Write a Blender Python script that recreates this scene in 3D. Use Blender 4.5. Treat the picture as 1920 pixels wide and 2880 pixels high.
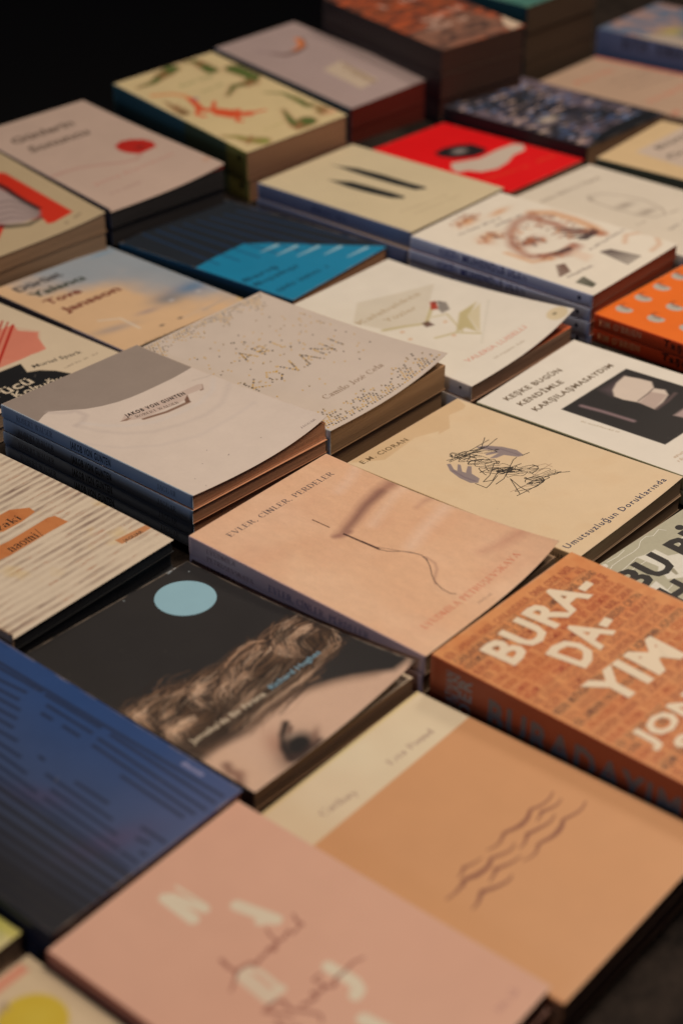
import bpy, math, random
import numpy as np
from mathutils import Matrix, Vector

for o in list(bpy.data.objects): bpy.data.objects.remove(o)
SC = bpy.context.scene
COL = SC.collection

# ------------------------------------------------------------------ camera
PITCH, ROLL, CAM_H = .5715, .00585, .6203
cam = bpy.data.cameras.new('camera'); camo = bpy.data.objects.new('camera', cam); COL.objects.link(camo)
fwd = Vector((0, math.cos(PITCH), -math.sin(PITCH))); up0 = Vector((0, math.sin(PITCH), math.cos(PITCH))); rt0 = Vector((1, 0, 0))
rt = rt0*math.cos(ROLL)+up0*math.sin(ROLL); up = up0*math.cos(ROLL)-rt0*math.sin(ROLL)
M = Matrix((rt, up, -fwd)).transposed().to_4x4(); M.translation = (0, 0, CAM_H)
camo.matrix_world = M
cam.sensor_fit = 'HORIZONTAL'; cam.sensor_width = 24.0; cam.lens = 4898/1920*24
cam.clip_start = .02; cam.clip_end = 60
cam.dof.use_dof = True; cam.dof.focus_distance = 1.205; cam.dof.aperture_fstop = 4.0; cam.dof.aperture_blades = 0
SC.camera = camo

# ------------------------------------------------------------------ world, lamps, exposure
w = bpy.data.worlds.new('World'); SC.world = w; w.use_nodes = True
bg = w.node_tree.nodes['Background']; bg.inputs[0].default_value = (.30, .48, 1, 1); bg.inputs[1].default_value = .013
SC.view_settings.view_transform = 'Standard'; SC.view_settings.look = 'None'
SC.view_settings.exposure = 0; SC.view_settings.gamma = 1
SC.cycles.max_bounces = 6; SC.cycles.diffuse_bounces = 4; SC.cycles.glossy_bounces = 2
def lamp(name, loc, target, size, power, col):
    l = bpy.data.lights.new(name, 'AREA'); l.shape = 'DISK'; l.size = size; l.energy = power; l.color = col
    o = bpy.data.objects.new(name, l); COL.objects.link(o); o.location = loc
    d = Vector(target)-Vector(loc); o.rotation_euler = d.to_track_quat('-Z', 'Y').to_euler()
    return o
lamp('hall_lamp', (.46, 1.12, 1.66), (.14, 1.05, 0), .42, 17.0, (1, .755, .545))
lamp('hall_lamp', (.26, .46, 1.75), (.10, .72, 0), .45, 6.2, (1, .735, .54))
lamp('hall_lamp', (.75, 2.2, 1.6), (.3, 1.7, 0), .5, 8.5, (1, .77, .58))
lamp('cool_fill_lamp', (-1.15, -.85, .66), (-.05, 1.15, 0), .35, 3.5, (.60, .71, 1))  # unseen fill lamp, added at near left to tint the spines blue; no window

# ------------------------------------------------------------------ colours and materials
def lin(c):
    c = np.asarray(c, float)/255
    return np.where(c <= .04045, c/12.92, ((c+.055)/1.055)**2.4)
ILL = np.array([.88, .665, .525])
def ph(*c):                       # an sRGB tone seen under the warm lamps -> albedo
    return np.clip(lin(c)/ILL, .004, .86)
def mk(name):
    m = bpy.data.materials.new(name); m.use_nodes = True
    nt = m.node_tree; return m, nt, nt.nodes, nt.links, nt.nodes['Principled BSDF']
def print_material():
    m, nt, N, L, b = mk('printed_card')
    a = N.new('ShaderNodeAttribute'); a.attribute_name = 'ink'
    tc = N.new('ShaderNodeTexCoord')
    n1 = N.new('ShaderNodeTexNoise'); n1.inputs['Scale'].default_value = 60; n1.inputs['Detail'].default_value = 6
    L.new(tc.outputs['Object'], n1.inputs['Vector'])
    mr = N.new('ShaderNodeMapRange'); mr.inputs[3].default_value = .955; mr.inputs[4].default_value = 1.035
    L.new(n1.outputs['Fac'], mr.inputs[0])
    mx = N.new('ShaderNodeVectorMath'); mx.operation = 'SCALE'
    L.new(a.outputs['Color'], mx.inputs[0]); L.new(mr.outputs[0], mx.inputs['Scale'])
    L.new(mx.outputs[0], b.inputs['Base Color'])
    n2 = N.new('ShaderNodeTexNoise'); n2.inputs['Scale'].default_value = 9; n2.inputs['Detail'].default_value = 3
    L.new(tc.outputs['Object'], n2.inputs['Vector'])
    mr2 = N.new('ShaderNodeMapRange'); mr2.inputs[3].default_value = .36; mr2.inputs[4].default_value = .60
    L.new(n2.outputs['Fac'], mr2.inputs[0]); L.new(mr2.outputs[0], b.inputs['Roughness'])
    b.inputs['Specular IOR Level'].default_value = .42
    n3 = N.new('ShaderNodeTexNoise'); n3.inputs['Scale'].default_value = 900; n3.inputs['Detail'].default_value = 3
    L.new(tc.outputs['Object'], n3.inputs['Vector'])
    bp = N.new('ShaderNodeBump'); bp.inputs['Strength'].default_value = .12; bp.inputs['Distance'].default_value = .0004
    L.new(n3.outputs['Fac'], bp.inputs['Height'])
    n4 = N.new('ShaderNodeTexNoise'); n4.inputs['Scale'].default_value = 14; n4.inputs['Detail'].default_value = 2
    L.new(tc.outputs['Object'], n4.inputs['Vector'])
    bp2 = N.new('ShaderNodeBump'); bp2.inputs['Strength'].default_value = .35; bp2.inputs['Distance'].default_value = .002
    L.new(n4.outputs['Fac'], bp2.inputs['Height']); L.new(bp.outputs[0], bp2.inputs['Normal']); L.new(bp2.outputs[0], b.inputs['Normal'])
    return m
PRINT = print_material()
_pm = {}
def pages_material(c):
    k = tuple(c); c = [v*.75 for v in c]
    if k in _pm: return _pm[k]
    m, nt, N, L, b = mk('page_edges')
    tc = N.new('ShaderNodeTexCoord'); mp = N.new('ShaderNodeMapping'); mp.inputs['Scale'].default_value = (5, 5, 2600)
    L.new(tc.outputs['Object'], mp.inputs[0])
    n = N.new('ShaderNodeTexNoise'); n.inputs['Scale'].default_value = 1; n.inputs['Detail'].default_value = 5
    L.new(mp.outputs[0], n.inputs['Vector'])
    mp2 = N.new('ShaderNodeMapping'); mp2.inputs['Scale'].default_value = (9, 9, 260)
    L.new(tc.outputs['Object'], mp2.inputs[0])
    n2 = N.new('ShaderNodeTexNoise'); n2.inputs['Scale'].default_value = 1; n2.inputs['Detail'].default_value = 4
    L.new(mp2.outputs[0], n2.inputs['Vector'])
    ad = N.new('ShaderNodeMath'); ad.operation = 'ADD'; L.new(n.outputs['Fac'], ad.inputs[0]); L.new(n2.outputs['Fac'], ad.inputs[1])
    r = N.new('ShaderNodeValToRGB'); L.new(ad.outputs[0], r.inputs[0])
    r.color_ramp.elements[0].position = .62; r.color_ramp.elements[1].position = 1.25
    r.color_ramp.elements[0].color = (c[0]*.80, c[1]*.78, c[2]*.76, 1); r.color_ramp.elements[1].color = (c[0]*1.08, c[1]*1.08, c[2]*1.08, 1)
    # ramp positions are limited to 1: scale the sum down first
    ad2 = N.new('ShaderNodeMath'); ad2.operation = 'MULTIPLY'; ad2.inputs[1].default_value = .5
    L.new(ad.outputs[0], ad2.inputs[0]); L.new(ad2.outputs[0], r.inputs[0])
    r.color_ramp.elements[0].position = .33; r.color_ramp.elements[1].position = .62
    L.new(r.outputs[0], b.inputs['Base Color']); b.inputs['Roughness'].default_value = .9; b.inputs['Specular IOR Level'].default_value = .1
    bp = N.new('ShaderNodeBump'); bp.inputs['Strength'].default_value = .5; bp.inputs['Distance'].default_value = .0004
    L.new(ad.outputs[0], bp.inputs['Height']); L.new(bp.outputs[0], b.inputs['Normal'])
    _pm[k] = m; return m
def cloth_material():
    m, nt, N, L, b = mk('dark_table_cloth')
    tc = N.new('ShaderNodeTexCoord')
    n = N.new('ShaderNodeTexNoise'); n.inputs['Scale'].default_value = 55; n.inputs['Detail'].default_value = 8; n.inputs['Roughness'].default_value = .7
    L.new(tc.outputs['Object'], n.inputs['Vector'])
    r = N.new('ShaderNodeValToRGB'); L.new(n.outputs['Fac'], r.inputs[0])
    r.color_ramp.elements[0].position = .35; r.color_ramp.elements[1].position = .72
    r.color_ramp.elements[0].color = (.013, .012, .012, 1); r.color_ramp.elements[1].color = (.048, .040, .036, 1)
    L.new(r.outputs[0], b.inputs['Base Color']); b.inputs['Roughness'].default_value = .95; b.inputs['Specular IOR Level'].default_value = .1
    w_ = N.new('ShaderNodeTexNoise'); w_.inputs['Scale'].default_value = 700
    L.new(tc.outputs['Object'], w_.inputs['Vector'])
    bp = N.new('ShaderNodeBump'); bp.inputs['Strength'].default_value = .6; bp.inputs['Distance'].default_value = .001
    L.new(w_.outputs['Fac'], bp.inputs['Height']); L.new(bp.outputs[0], b.inputs['Normal'])
    return m
CLOTH = cloth_material()

# ------------------------------------------------------------------ mesh helpers
def link(name, me, parent=None):
    o = bpy.data.objects.new(name, me); COL.objects.link(o)
    if parent: o.parent = parent
    return o
def mesh(name, verts, faces, mat, cols=None, smooth=True):
    me = bpy.data.meshes.new(name)
    verts = np.asarray(verts, np.float32)
    if isinstance(faces, np.ndarray):
        nf = len(faces); me.vertices.add(len(verts)); me.vertices.foreach_set('co', verts.ravel())
        k = faces.shape[1]
        me.loops.add(nf*k); me.loops.foreach_set('vertex_index', faces.astype(np.int32).ravel())
        me.polygons.add(nf); me.polygons.foreach_set('loop_start', np.arange(0, nf*k, k, dtype=np.int32))
        me.update(calc_edges=True)
    else:
        me.from_pydata(verts.tolist(), [], faces)
    me.materials.append(mat)
    if cols is not None:
        a = me.color_attributes.new('ink', 'FLOAT_COLOR', 'POINT')
        c = np.ones((len(verts), 4), np.float32); c[:, :3] = cols; a.data.foreach_set('color', c.ravel())
    me.polygons.foreach_set('use_smooth', [smooth]*len(me.polygons))
    me.validate(); me.update()
    return me

# ------------------------------------------------------------------ value noise
def vnoise(U, V, s, seed, oct=4, sv=None):
    r = np.random.RandomState(seed); out = 0; amp = 1; tot = 0
    sv = sv or s
    for k in range(oct):
        g = r.rand(64, 64); x = U/s*2**k+r.rand()*50; y = V/sv*2**k+r.rand()*50
        xi = np.floor(x).astype(int); yi = np.floor(y).astype(int); fx = x-xi; fy = y-yi
        fx = fx*fx*(3-2*fx); fy = fy*fy*(3-2*fy)
        a = g[yi % 64, xi % 64]; b = g[yi % 64, (xi+1) % 64]; c = g[(yi+1) % 64, xi % 64]; d = g[(yi+1) % 64, (xi+1) % 64]
        out = out+amp*((a*(1-fx)+b*fx)*(1-fy)+(c*(1-fx)+d*fx)*fy); tot += amp; amp *= .5
    return out/tot

# ------------------------------------------------------------------ lettering
_tc = {}
def sans(text, bold=0.0, slant=0.0, track=1.0):
    k = (text, bold, slant, track)
    if k in _tc: return _tc[k]
    c = bpy.data.curves.new('lettering', 'FONT'); c.body = text; c.size = 1/.682; c.resolution_u = 2; c.offset = bold; c.shear = slant; c.space_character = track
    o = bpy.data.objects.new('lettering', c); COL.objects.link(o)
    dg = bpy.context.evaluated_depsgraph_get(); me = o.evaluated_get(dg).to_mesh()
    V = np.array([v.co[:2] for v in me.vertices]); F = [list(p.vertices) for p in me.polygons]
    o.evaluated_get(dg).to_mesh_clear(); bpy.data.objects.remove(o); bpy.data.curves.remove(c)
    V[:, 0] -= V[:, 0].min()
    _tc[k] = (V, F, V[:, 0].max()); return _tc[k]
K, H_ = .135, .04
G = {  # (advance, ops): s stem with serifs, l line, a modulated arc, h hairline
'I': (.40, [('s', .2, 0, 1)]), 'İ': (.40, [('s', .2, 0, 1), ('d', .2, 1.17)]),
'E': (.80, [('s', .2, 0, 1), ('h', .2, .66, .98), ('h', .2, .52, .51), ('h', .2, .70, .02), ('l', .66, .98, .66, .80, .04), ('l', .70, .02, .70, .22, .04), ('l', .52, .41, .52, .61, .03)]),
'F': (.74, [('s', .2, 0, 1), ('h', .2, .66, .98), ('h', .2, .52, .51), ('l', .66, .98, .66, .80, .04)]),
'L': (.72, [('s', .2, 0, 1), ('h', .2, .66, .02), ('l', .66, .02, .66, .24, .04)]),
'T': (.80, [('s', .4, 0, 1), ('h', .06, .74, .98), ('l', .06, .98, .06, .8, .04), ('l', .74, .98, .74, .8, .04)]),
'H': (.98, [('s', .2, 0, 1), ('s', .78, 0, 1), ('h', .2, .78, .52)]),
'N': (.98, [('t', .2, 0, 1), ('t', .78, 0, 1), ('l', .2, 1, .78, 0, .13)]),
'M': (1.16, [('t', .18, 0, 1), ('s', .96, 0, 1), ('l', .2, 1, .57, .05, .12), ('l', .57, .05, .94, 1, .04)]),
'V': (.88, [('l', .12, 1, .45, 0, .13), ('l', .45, 0, .76, 1, .045), ('h', 0, .26, .98), ('h', .62, .9, .98)]),
'A': (.90, [('l', .14, 0, .45, 1, .045), ('l', .45, 1, .77, 0, .13), ('h', .24, .64, .35), ('h', .02, .26, .02), ('h', .62, .92, .02)]),
'Y': (.88, [('l', .12, 1, .45, .45, .12), ('l', .78, 1, .45, .45, .045), ('l', .45, .48, .45, 0, .13), ('h', 0, .26, .98), ('h', .64, .9, .98), ('h', .32, .58, .02)]),
'K': (.94, [('s', .2, 0, 1), ('l', .24, .42, .74, 1, .045), ('l', .42, .60, .80, 0, .13), ('h', .6, .88, .98), ('h', .66, .94, .02)]),
'P': (.80, [('s', .2, 0, 1), ('h', .2, .45, .98), ('h', .2, .45, .48), ('a', .43, .73, .26, .25, -90, 90)]),
'R': (.90, [('s', .2, 0, 1), ('h', .2, .45, .98), ('h', .2, .45, .50), ('a', .43, .74, .26, .24, -90, 90), ('l', .46, .5, .76, 0, .12), ('h', .7, .92, .02)]),
'B': (.84, [('s', .2, 0, 1), ('h', .2, .42, .98), ('h', .2, .45, .52), ('h', .2, .45, .02), ('a', .42, .75, .24, .23, -90, 90), ('a', .44, .27, .28, .25, -90, 90)]),
'D': (.94, [('s', .2, 0, 1), ('h', .2, .45, .98), ('h', .2, .45, .02), ('a', .42, .5, .40, .48, -90, 90)]),
'O': (.98, [('a', .48, .5, .38, .48, 0, 360)]), 'C': (.88, [('a', .50, .5, .40, .48, 45, 315), ('l', .80, .98, .80, .72, .04)]),
'G': (.98, [('a', .50, .5, .40, .48, 45, 310), ('l', .80, .98, .80, .72, .04), ('l', .78, .42, .78, .06, .12), ('h', .6, .92, .42)]),
'S': (.68, [('a', .34, .74, .22, .24, 40, 270), ('a', .34, .26, .24, .25, -140, 90)]),
'Ş': (.68, [('a', .34, .74, .22, .24, 40, 270), ('a', .34, .26, .24, .25, -140, 90), ('l', .36, 0, .32, -.25, .06)]),
'U': (.96, [('t', .2, .3, 1), ('l', .76, .3, .76, 1, .045), ('a', .48, .3, .28, .30, 180, 360), ('h', .64, .88, .98)]),
'J': (.52, [('s', .30, .15, 1), ('a', .16, .12, .14, .16, 180, 360)]),
'W': (1.26, [('l', .12, 1, .38, 0, .12), ('l', .38, 0, .62, 1, .045), ('l', .62, 1, .88, 0, .12), ('l', .88, 0, 1.12, 1, .045), ('h', 0, .24, .98), ('h', .5, .72, .98), ('h', 1, 1.24, .98)]),
'Z': (.80, [('h', .1, .7, .98), ('h', .1, .7, .02), ('l', .68, .98, .12, .02, .13)]),
',': (.34, [('l', .18, .10, .12, -.16, .09)]), '.': (.30, [('d', .15, .05)]), ' ': (.42, []), "'": (.25, [('l', .12, 1, .1, .78, .07)]), '/': (.5, [('l', .1, -.2, .45, 1.1, .05)]),
'a': (.60, [('t', .44, .02, .50), ('a', .28, .46, .17, .20, 10, 170), ('a', .26, .18, .19, .18, 0, 360)]),
'c': (.54, [('a', .28, .33, .22, .32, 50, 310)]), 'e': (.56, [('a', .28, .33, .23, .32, 0, 310), ('h', .07, .50, .36)]),
'é': (.56, [('a', .28, .33, .23, .32, 0, 310), ('h', .07, .50, .36), ('l', .25, .78, .38, .98, .06)]),
'i': (.32, [('s', .16, 0, .66), ('d', .16, .88)]), 'l': (.32, [('s', .16, 0, 1.02)]), 'o': (.60, [('a', .30, .33, .24, .32, 0, 360)]),
'm': (1.0, [('s', .16, 0, .66), ('s', .50, 0, .5), ('s', .84, 0, .5), ('a', .33, .44, .17, .20, 0, 180), ('a', .67, .44, .17, .20, 0, 180)]),
'n': (.68, [('s', .16, 0, .66), ('s', .52, 0, .46), ('a', .34, .42, .18, .22, 0, 180)]), 'u': (.68, [('t', .16, .2, .66), ('s', .52, 0, .66), ('a', .34, .22, .18, .21, 180, 360)]),
's': (.46, [('a', .23, .49, .15, .16, 30, 270), ('a', .23, .17, .16, .16, -150, 90)]), 'r': (.46, [('s', .16, 0, .66), ('a', .32, .45, .16, .18, 40, 160)]),
't': (.42, [('l', .20, .9, .20, .1, .12), ('h', .04, .38, .64), ('a', .32, .12, .12, .12, 190, 320)]), 'h': (.68, [('s', .16, 0, 1.02), ('s', .52, 0, .46), ('a', .34, .42, .18, .22, 0, 180)]),
'k': (.64, [('s', .16, 0, 1.02), ('l', .2, .28, .5, .64, .045), ('l', .3, .4, .56, 0, .11), ('h', .4, .6, .64), ('h', .44, .66, .02)]),
'y': (.60, [('l', .10, .66, .32, 0, .11), ('l', .54, .66, .26, -.26, .045), ('d', .18, -.24)]), 'z': (.52, [('h', .06, .46, .64), ('h', .06, .46, .02), ('l', .44, .64, .08, .02, .1)]),
'd': (.66, [('s', .50, 0, 1.02), ('a', .28, .32, .22, .31, 0, 360)]), 'p': (.66, [('s', .16, -.3, .66), ('a', .36, .33, .22, .31, 0, 360)]),
}
def seriftext(text, gap=.06):
    V = []; F = []; x = 0
    def quad(p):
        i = len(V); V.extend(p); F.append([i+j for j in range(len(p))])
    def line(x0, y0, x1, y1, w):
        d = math.hypot(x1-x0, y1-y0) or 1; nx, ny = -(y1-y0)/d*w/2, (x1-x0)/d*w/2
        quad([(x0-nx, y0-ny), (x1-nx, y1-ny), (x1+nx, y1+ny), (x0+nx, y0+ny)])
    for ch in text:
        adv, ops = G.get(ch, G['I'])
        for op in ops:
            t = op[0]
            if t in 'st':
                X = x+op[1]; line(X, op[2], X, op[3], K)
                for yy in ((op[2]+.02, op[3]-.02) if t == 's' else (op[3]-.02,)): line(X-.15, yy, X+.15, yy, H_)
            elif t == 'l': line(x+op[1], op[2], x+op[3], op[4], op[5])
            elif t == 'h': line(x+op[1], op[3], x+op[2], op[3], H_)
            elif t == 'd': quad([(x+op[1]+.075*math.cos(a), op[2]+.075*math.sin(a)) for a in [j*math.pi/4 for j in range(8)]])
            elif t == 'a':
                _, cx, cy, rx, ry, a0, a1 = op; n = max(6, int(abs(a1-a0)/24)); pr = None
                for j in range(n+1):
                    a = math.radians(a0+(a1-a0)*j/n); wd = .022+.05*abs(math.cos(a))**1.3
                    ca, sa = math.cos(a), math.sin(a)
                    p = ((x+cx+(rx-wd)*ca, cy+(ry-wd)*sa), (x+cx+(rx+wd)*ca*1.0, cy+(ry+wd*.6)*sa))
                    if pr: quad([pr[0], p[0], p[1], pr[1]])
                    pr = p
        x += adv+gap
    V = np.array(V); return V, F, x-gap

# ------------------------------------------------------------------ a printed cover: a canvas of ink plus crisp lettering
class Cover:
    def __init__(s, w, l, res, base, seed=1):
        s.w, s.l = w*1000, l*1000
        nx, ny = int(s.w/res)+2, int(s.l/res)+2
        s.u = np.linspace(0, s.w, nx); s.v = np.linspace(0, s.l, ny)
        s.U, s.V = np.meshgrid(s.u, s.v); s.C = np.ones((ny, nx, 3))*ph(*base); s.res = res
        s.LV = []; s.LF = []; s.LC = []; s.k = 0; s.rnd = random.Random(seed); s.seed = seed
    def mix(s, a, c, sl=None):
        c = ph(*c) if not isinstance(c, np.ndarray) else c
        if sl is None: s.C = s.C*(1-a[..., None])+c*a[..., None]
        else: s.C[sl] = s.C[sl]*(1-a[..., None])+c*a[..., None]
    def poly(s, P, c, a=1.0, soft=0.0, noise=0):
        P = np.array(P, float); pad = soft+s.res
        j0, j1 = np.searchsorted(s.v, [P[:, 1].min()-pad, P[:, 1].max()+pad]); i0, i1 = np.searchsorted(s.u, [P[:, 0].min()-pad, P[:, 0].max()+pad])
        if j1 <= j0 or i1 <= i0: return
        sl = (slice(j0, j1), slice(i0, i1)); X = s.U[sl]; Y = s.V[sl]
        ins = np.zeros(X.shape, bool); D = np.full(X.shape, 1e9)
        for k in range(len(P)):
            x0, y0 = P[k]; x1, y1 = P[(k+1) % len(P)]
            cnd = ((y0 > Y) != (y1 > Y)); ins ^= cnd & (X < (x1-x0)*(Y-y0)/((y1-y0) if y1 != y0 else 1e-9)+x0)
            dx, dy = x1-x0, y1-y0; t = np.clip(((X-x0)*dx+(Y-y0)*dy)/(dx*dx+dy*dy+1e-9), 0, 1)
            D = np.minimum(D, np.hypot(X-x0-t*dx, Y-y0-t*dy))
        sd = np.where(ins, D, -D); e = max(soft, s.res*.55)
        al = np.clip(.5+sd/(2*e), 0, 1)*a
        if noise: al = al*np.clip(vnoise(X, Y, noise, s.seed+7)*2.2-.3, 0, 1)
        s.mix(al, c, sl)
    def stroke(s, P, c, wd=1.0, a=1.0, soft=0.0, taper=None):
        P = np.array(P, float); wd = wd*(1.3 if wd < 4 else 1.1); pad = wd+soft+s.res*2
        j0, j1 = np.searchsorted(s.v, [P[:, 1].min()-pad, P[:, 1].max()+pad]); i0, i1 = np.searchsorted(s.u, [P[:, 0].min()-pad, P[:, 0].max()+pad])
        if j1 <= j0 or i1 <= i0: return
        sl = (slice(j0, j1), slice(i0, i1)); X = s.U[sl]; Y = s.V[sl]; al = np.zeros(X.shape); n = len(P)-1
        for k in range(n):
            x0, y0 = P[k]; x1, y1 = P[k+1]; dx, dy = x1-x0, y1-y0
            t = np.clip(((X-x0)*dx+(Y-y0)*dy)/(dx*dx+dy*dy+1e-9), 0, 1)
            ww = wd/2
            if taper is not None: ww = wd/2*(taper[0]+(taper[1]-taper[0])*((k+t)/n))
            e = max(soft, s.res*.5); al = np.maximum(al, np.clip(.5+(ww-np.hypot(X-x0-t*dx, Y-y0-t*dy))/(2*e), 0, 1))
        s.mix(al*a, c, sl)
    def blob(s, x, y, rx, ry, c, a=1.0, rot=0, soft=.5):
        X = s.U-x; Y = s.V-y; cr, sr = math.cos(rot), math.sin(rot)
        d = np.hypot((X*cr+Y*sr)/rx, (-X*sr+Y*cr)/ry); s.mix(np.clip((1+soft-d)/(2*soft)*1.0, 0, 1)*a if soft < 1 else np.exp(-d*d*1.5)*a, c)
    def grain(s, sc, amt, sv=None, seed=0, oct=4):
        s.C = np.clip(s.C*(1+amt*(vnoise(s.U, s.V, sc, s.seed+seed, oct, sv)-.5)[..., None]*2), .003, .88)
    def wash(s, c, sc, lo, hi, a=1.0, seed=0, sv=None, where=None):
        al = np.clip((vnoise(s.U, s.V, sc, s.seed+seed, 5, sv)-lo)/(hi-lo), 0, 1)*a
        if where is not None: al = al*where
        s.mix(al, c)
    def shape(s, P, c):                 # a crisp flat shape
        i = sum(len(v) for v in s.LV); P = np.array(P, float); s.k += 1
        s.LV.append(np.c_[P, np.full(len(P), .035+.0008*(s.k % 60))]); s.LF.append([[i+j for j in range(len(P))]]); s.LC.append(np.tile(ph(*c), (len(P), 1)))
    def pen(s, P, c, wd=.4):            # crisp line
        for (x0, y0), (x1, y1) in zip(P[:-1], P[1:]):
            d = math.hypot(x1-x0, y1-y0) or 1; ox, oy = (x1-x0)/d*wd*.3, (y1-y0)/d*wd*.3; nx, ny = -(y1-y0)/d*wd/2, (x1-x0)/d*wd/2
            s.shape([(x0-nx-ox, y0-ny-oy), (x1-nx+ox, y1-ny+oy), (x1+nx+ox, y1+ny+oy), (x0+nx-ox, y0+ny-oy)], c)
    def text(s, t, p0, p1, h, c, font='sans', bold=0, slant=0, fit=True, track=1.0):
        V, F, wd = seriftext(t, *( [bold] if bold else [])) if font == 'serif' else sans(t, bold, slant, track)
        if not len(V): return
        p0 = np.array(p0, float); p1 = np.array(p1, float); d = p1-p0; L = np.hypot(*d); e = d/L; n = np.array([e[1], -e[0]])
        sx = L/wd if fit else h
        Q = p0+V[:, :1]*sx*e+V[:, 1:2]*h*n
        i = sum(len(v) for v in s.LV); s.k += 1
        if font == 'serif': z = .035+.0008*(s.k % 30)+.0006*np.repeat(np.arange(len(F)) % 7, [len(f) for f in F])
        else: z = np.full(len(Q), .035+.0008*(s.k % 60))
        s.LV.append(np.c_[Q, z]); s.LF.append([[i+j for j in f] for f in F]); s.LC.append(np.tile(ph(*c), (len(Q), 1)))
    def wear(s):
        e = np.minimum(np.minimum(s.U, s.w-s.U), np.minimum(s.V, s.l-s.V))
        n = vnoise(s.U, s.V, 9, s.seed+3, 4); s.C = s.C+(np.array([.62, .55, .47])-s.C)*(np.clip(1-e/1.3, 0, 1)*np.clip(n*2.4-.75, 0, 1)*.45)[..., None]
        for _ in range(16):
            x, y = s.rnd.uniform(0, s.w), s.rnd.uniform(0, s.l); k = s.rnd.choice([(120, 100, 84), (236, 220, 200)]); s.stroke([(x, y), (x+s.rnd.uniform(-5, 5), y+s.rnd.uniform(-5, 5))] if s.rnd.random() < .2 else [(x, y), (x+.3, y)], k, .25, s.rnd.uniform(.05, .2), .2)
    def smudge(s, p0, p1, h, c, a=.8):    # small print too soft to read in the photograph
        p0 = np.array(p0, float); p1 = np.array(p1, float); L = np.hypot(*(p1-p0)); e = (p1-p0)/L; n = np.array([e[1], -e[0]]); x = 0
        while x < L:
            wd = h*s.rnd.uniform(.45, .8); hh = h*s.rnd.choice([.7, .7, .7, 1]); q = p0+e*x
            if s.rnd.random() > .14:
                s.stroke([q, q+n*hh], c, h*.18, a); s.stroke([q+n*hh*s.rnd.choice([0, .5, 1]), q+e*wd*.7+n*hh*s.rnd.choice([0, .5, 1])], c, h*.16, a*.9)
            x += wd

def sm(P, n=4):                      # a smooth curve through the points
    P = [P[0]]+list(P)+[P[-1]]; out = []
    for i in range(len(P)-3):
        for k in range(n):
            t = k/n; out.append([0.5*((2*P[i+1][d])+(-P[i][d]+P[i+2][d])*t+(2*P[i][d]-5*P[i+1][d]+4*P[i+2][d]-P[i+3][d])*t*t+(-P[i][d]+3*P[i+1][d]-3*P[i+2][d]+P[i+3][d])*t**3) for d in (0, 1)])
    return out+[P[-1]]
# ------------------------------------------------------------------ books
BOOKS = {}
def thing(name, label, cat, group=None):
    o = bpy.data.objects.new(name, None); COL.objects.link(o); o.empty_display_size = .02
    o['label'] = label; o['category'] = cat
    if group: o['group'] = group
    return o
def book_matrix(q, drop, dx=0, dy=0, da=0):
    x, y, z, a, w, l, tx, ty = q; a += da
    ex = Vector((math.cos(a), math.sin(a), ty)).normalized(); ey = Vector((-math.sin(a), math.cos(a), tx)); n = ex.cross(ey).normalized(); ey = n.cross(ex)
    m = Matrix((ex, ey, n)).transposed().to_4x4(); m.translation = Vector((x, y, z))-n*drop+ex*dx+ey*dy
    return m
def liftf(L):
    # L: list of (height mm, power across, power down)
    def f(fu, fv):
        r = 0
        for h, pu, pv in L: r = r+h*(4*fu*(1-fu) if pu == 'bow' else np.clip(fu, 0, 1)**pu)*(np.clip(fv, 0, 1)**pv if pv else 1)
        return r
    return f
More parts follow.
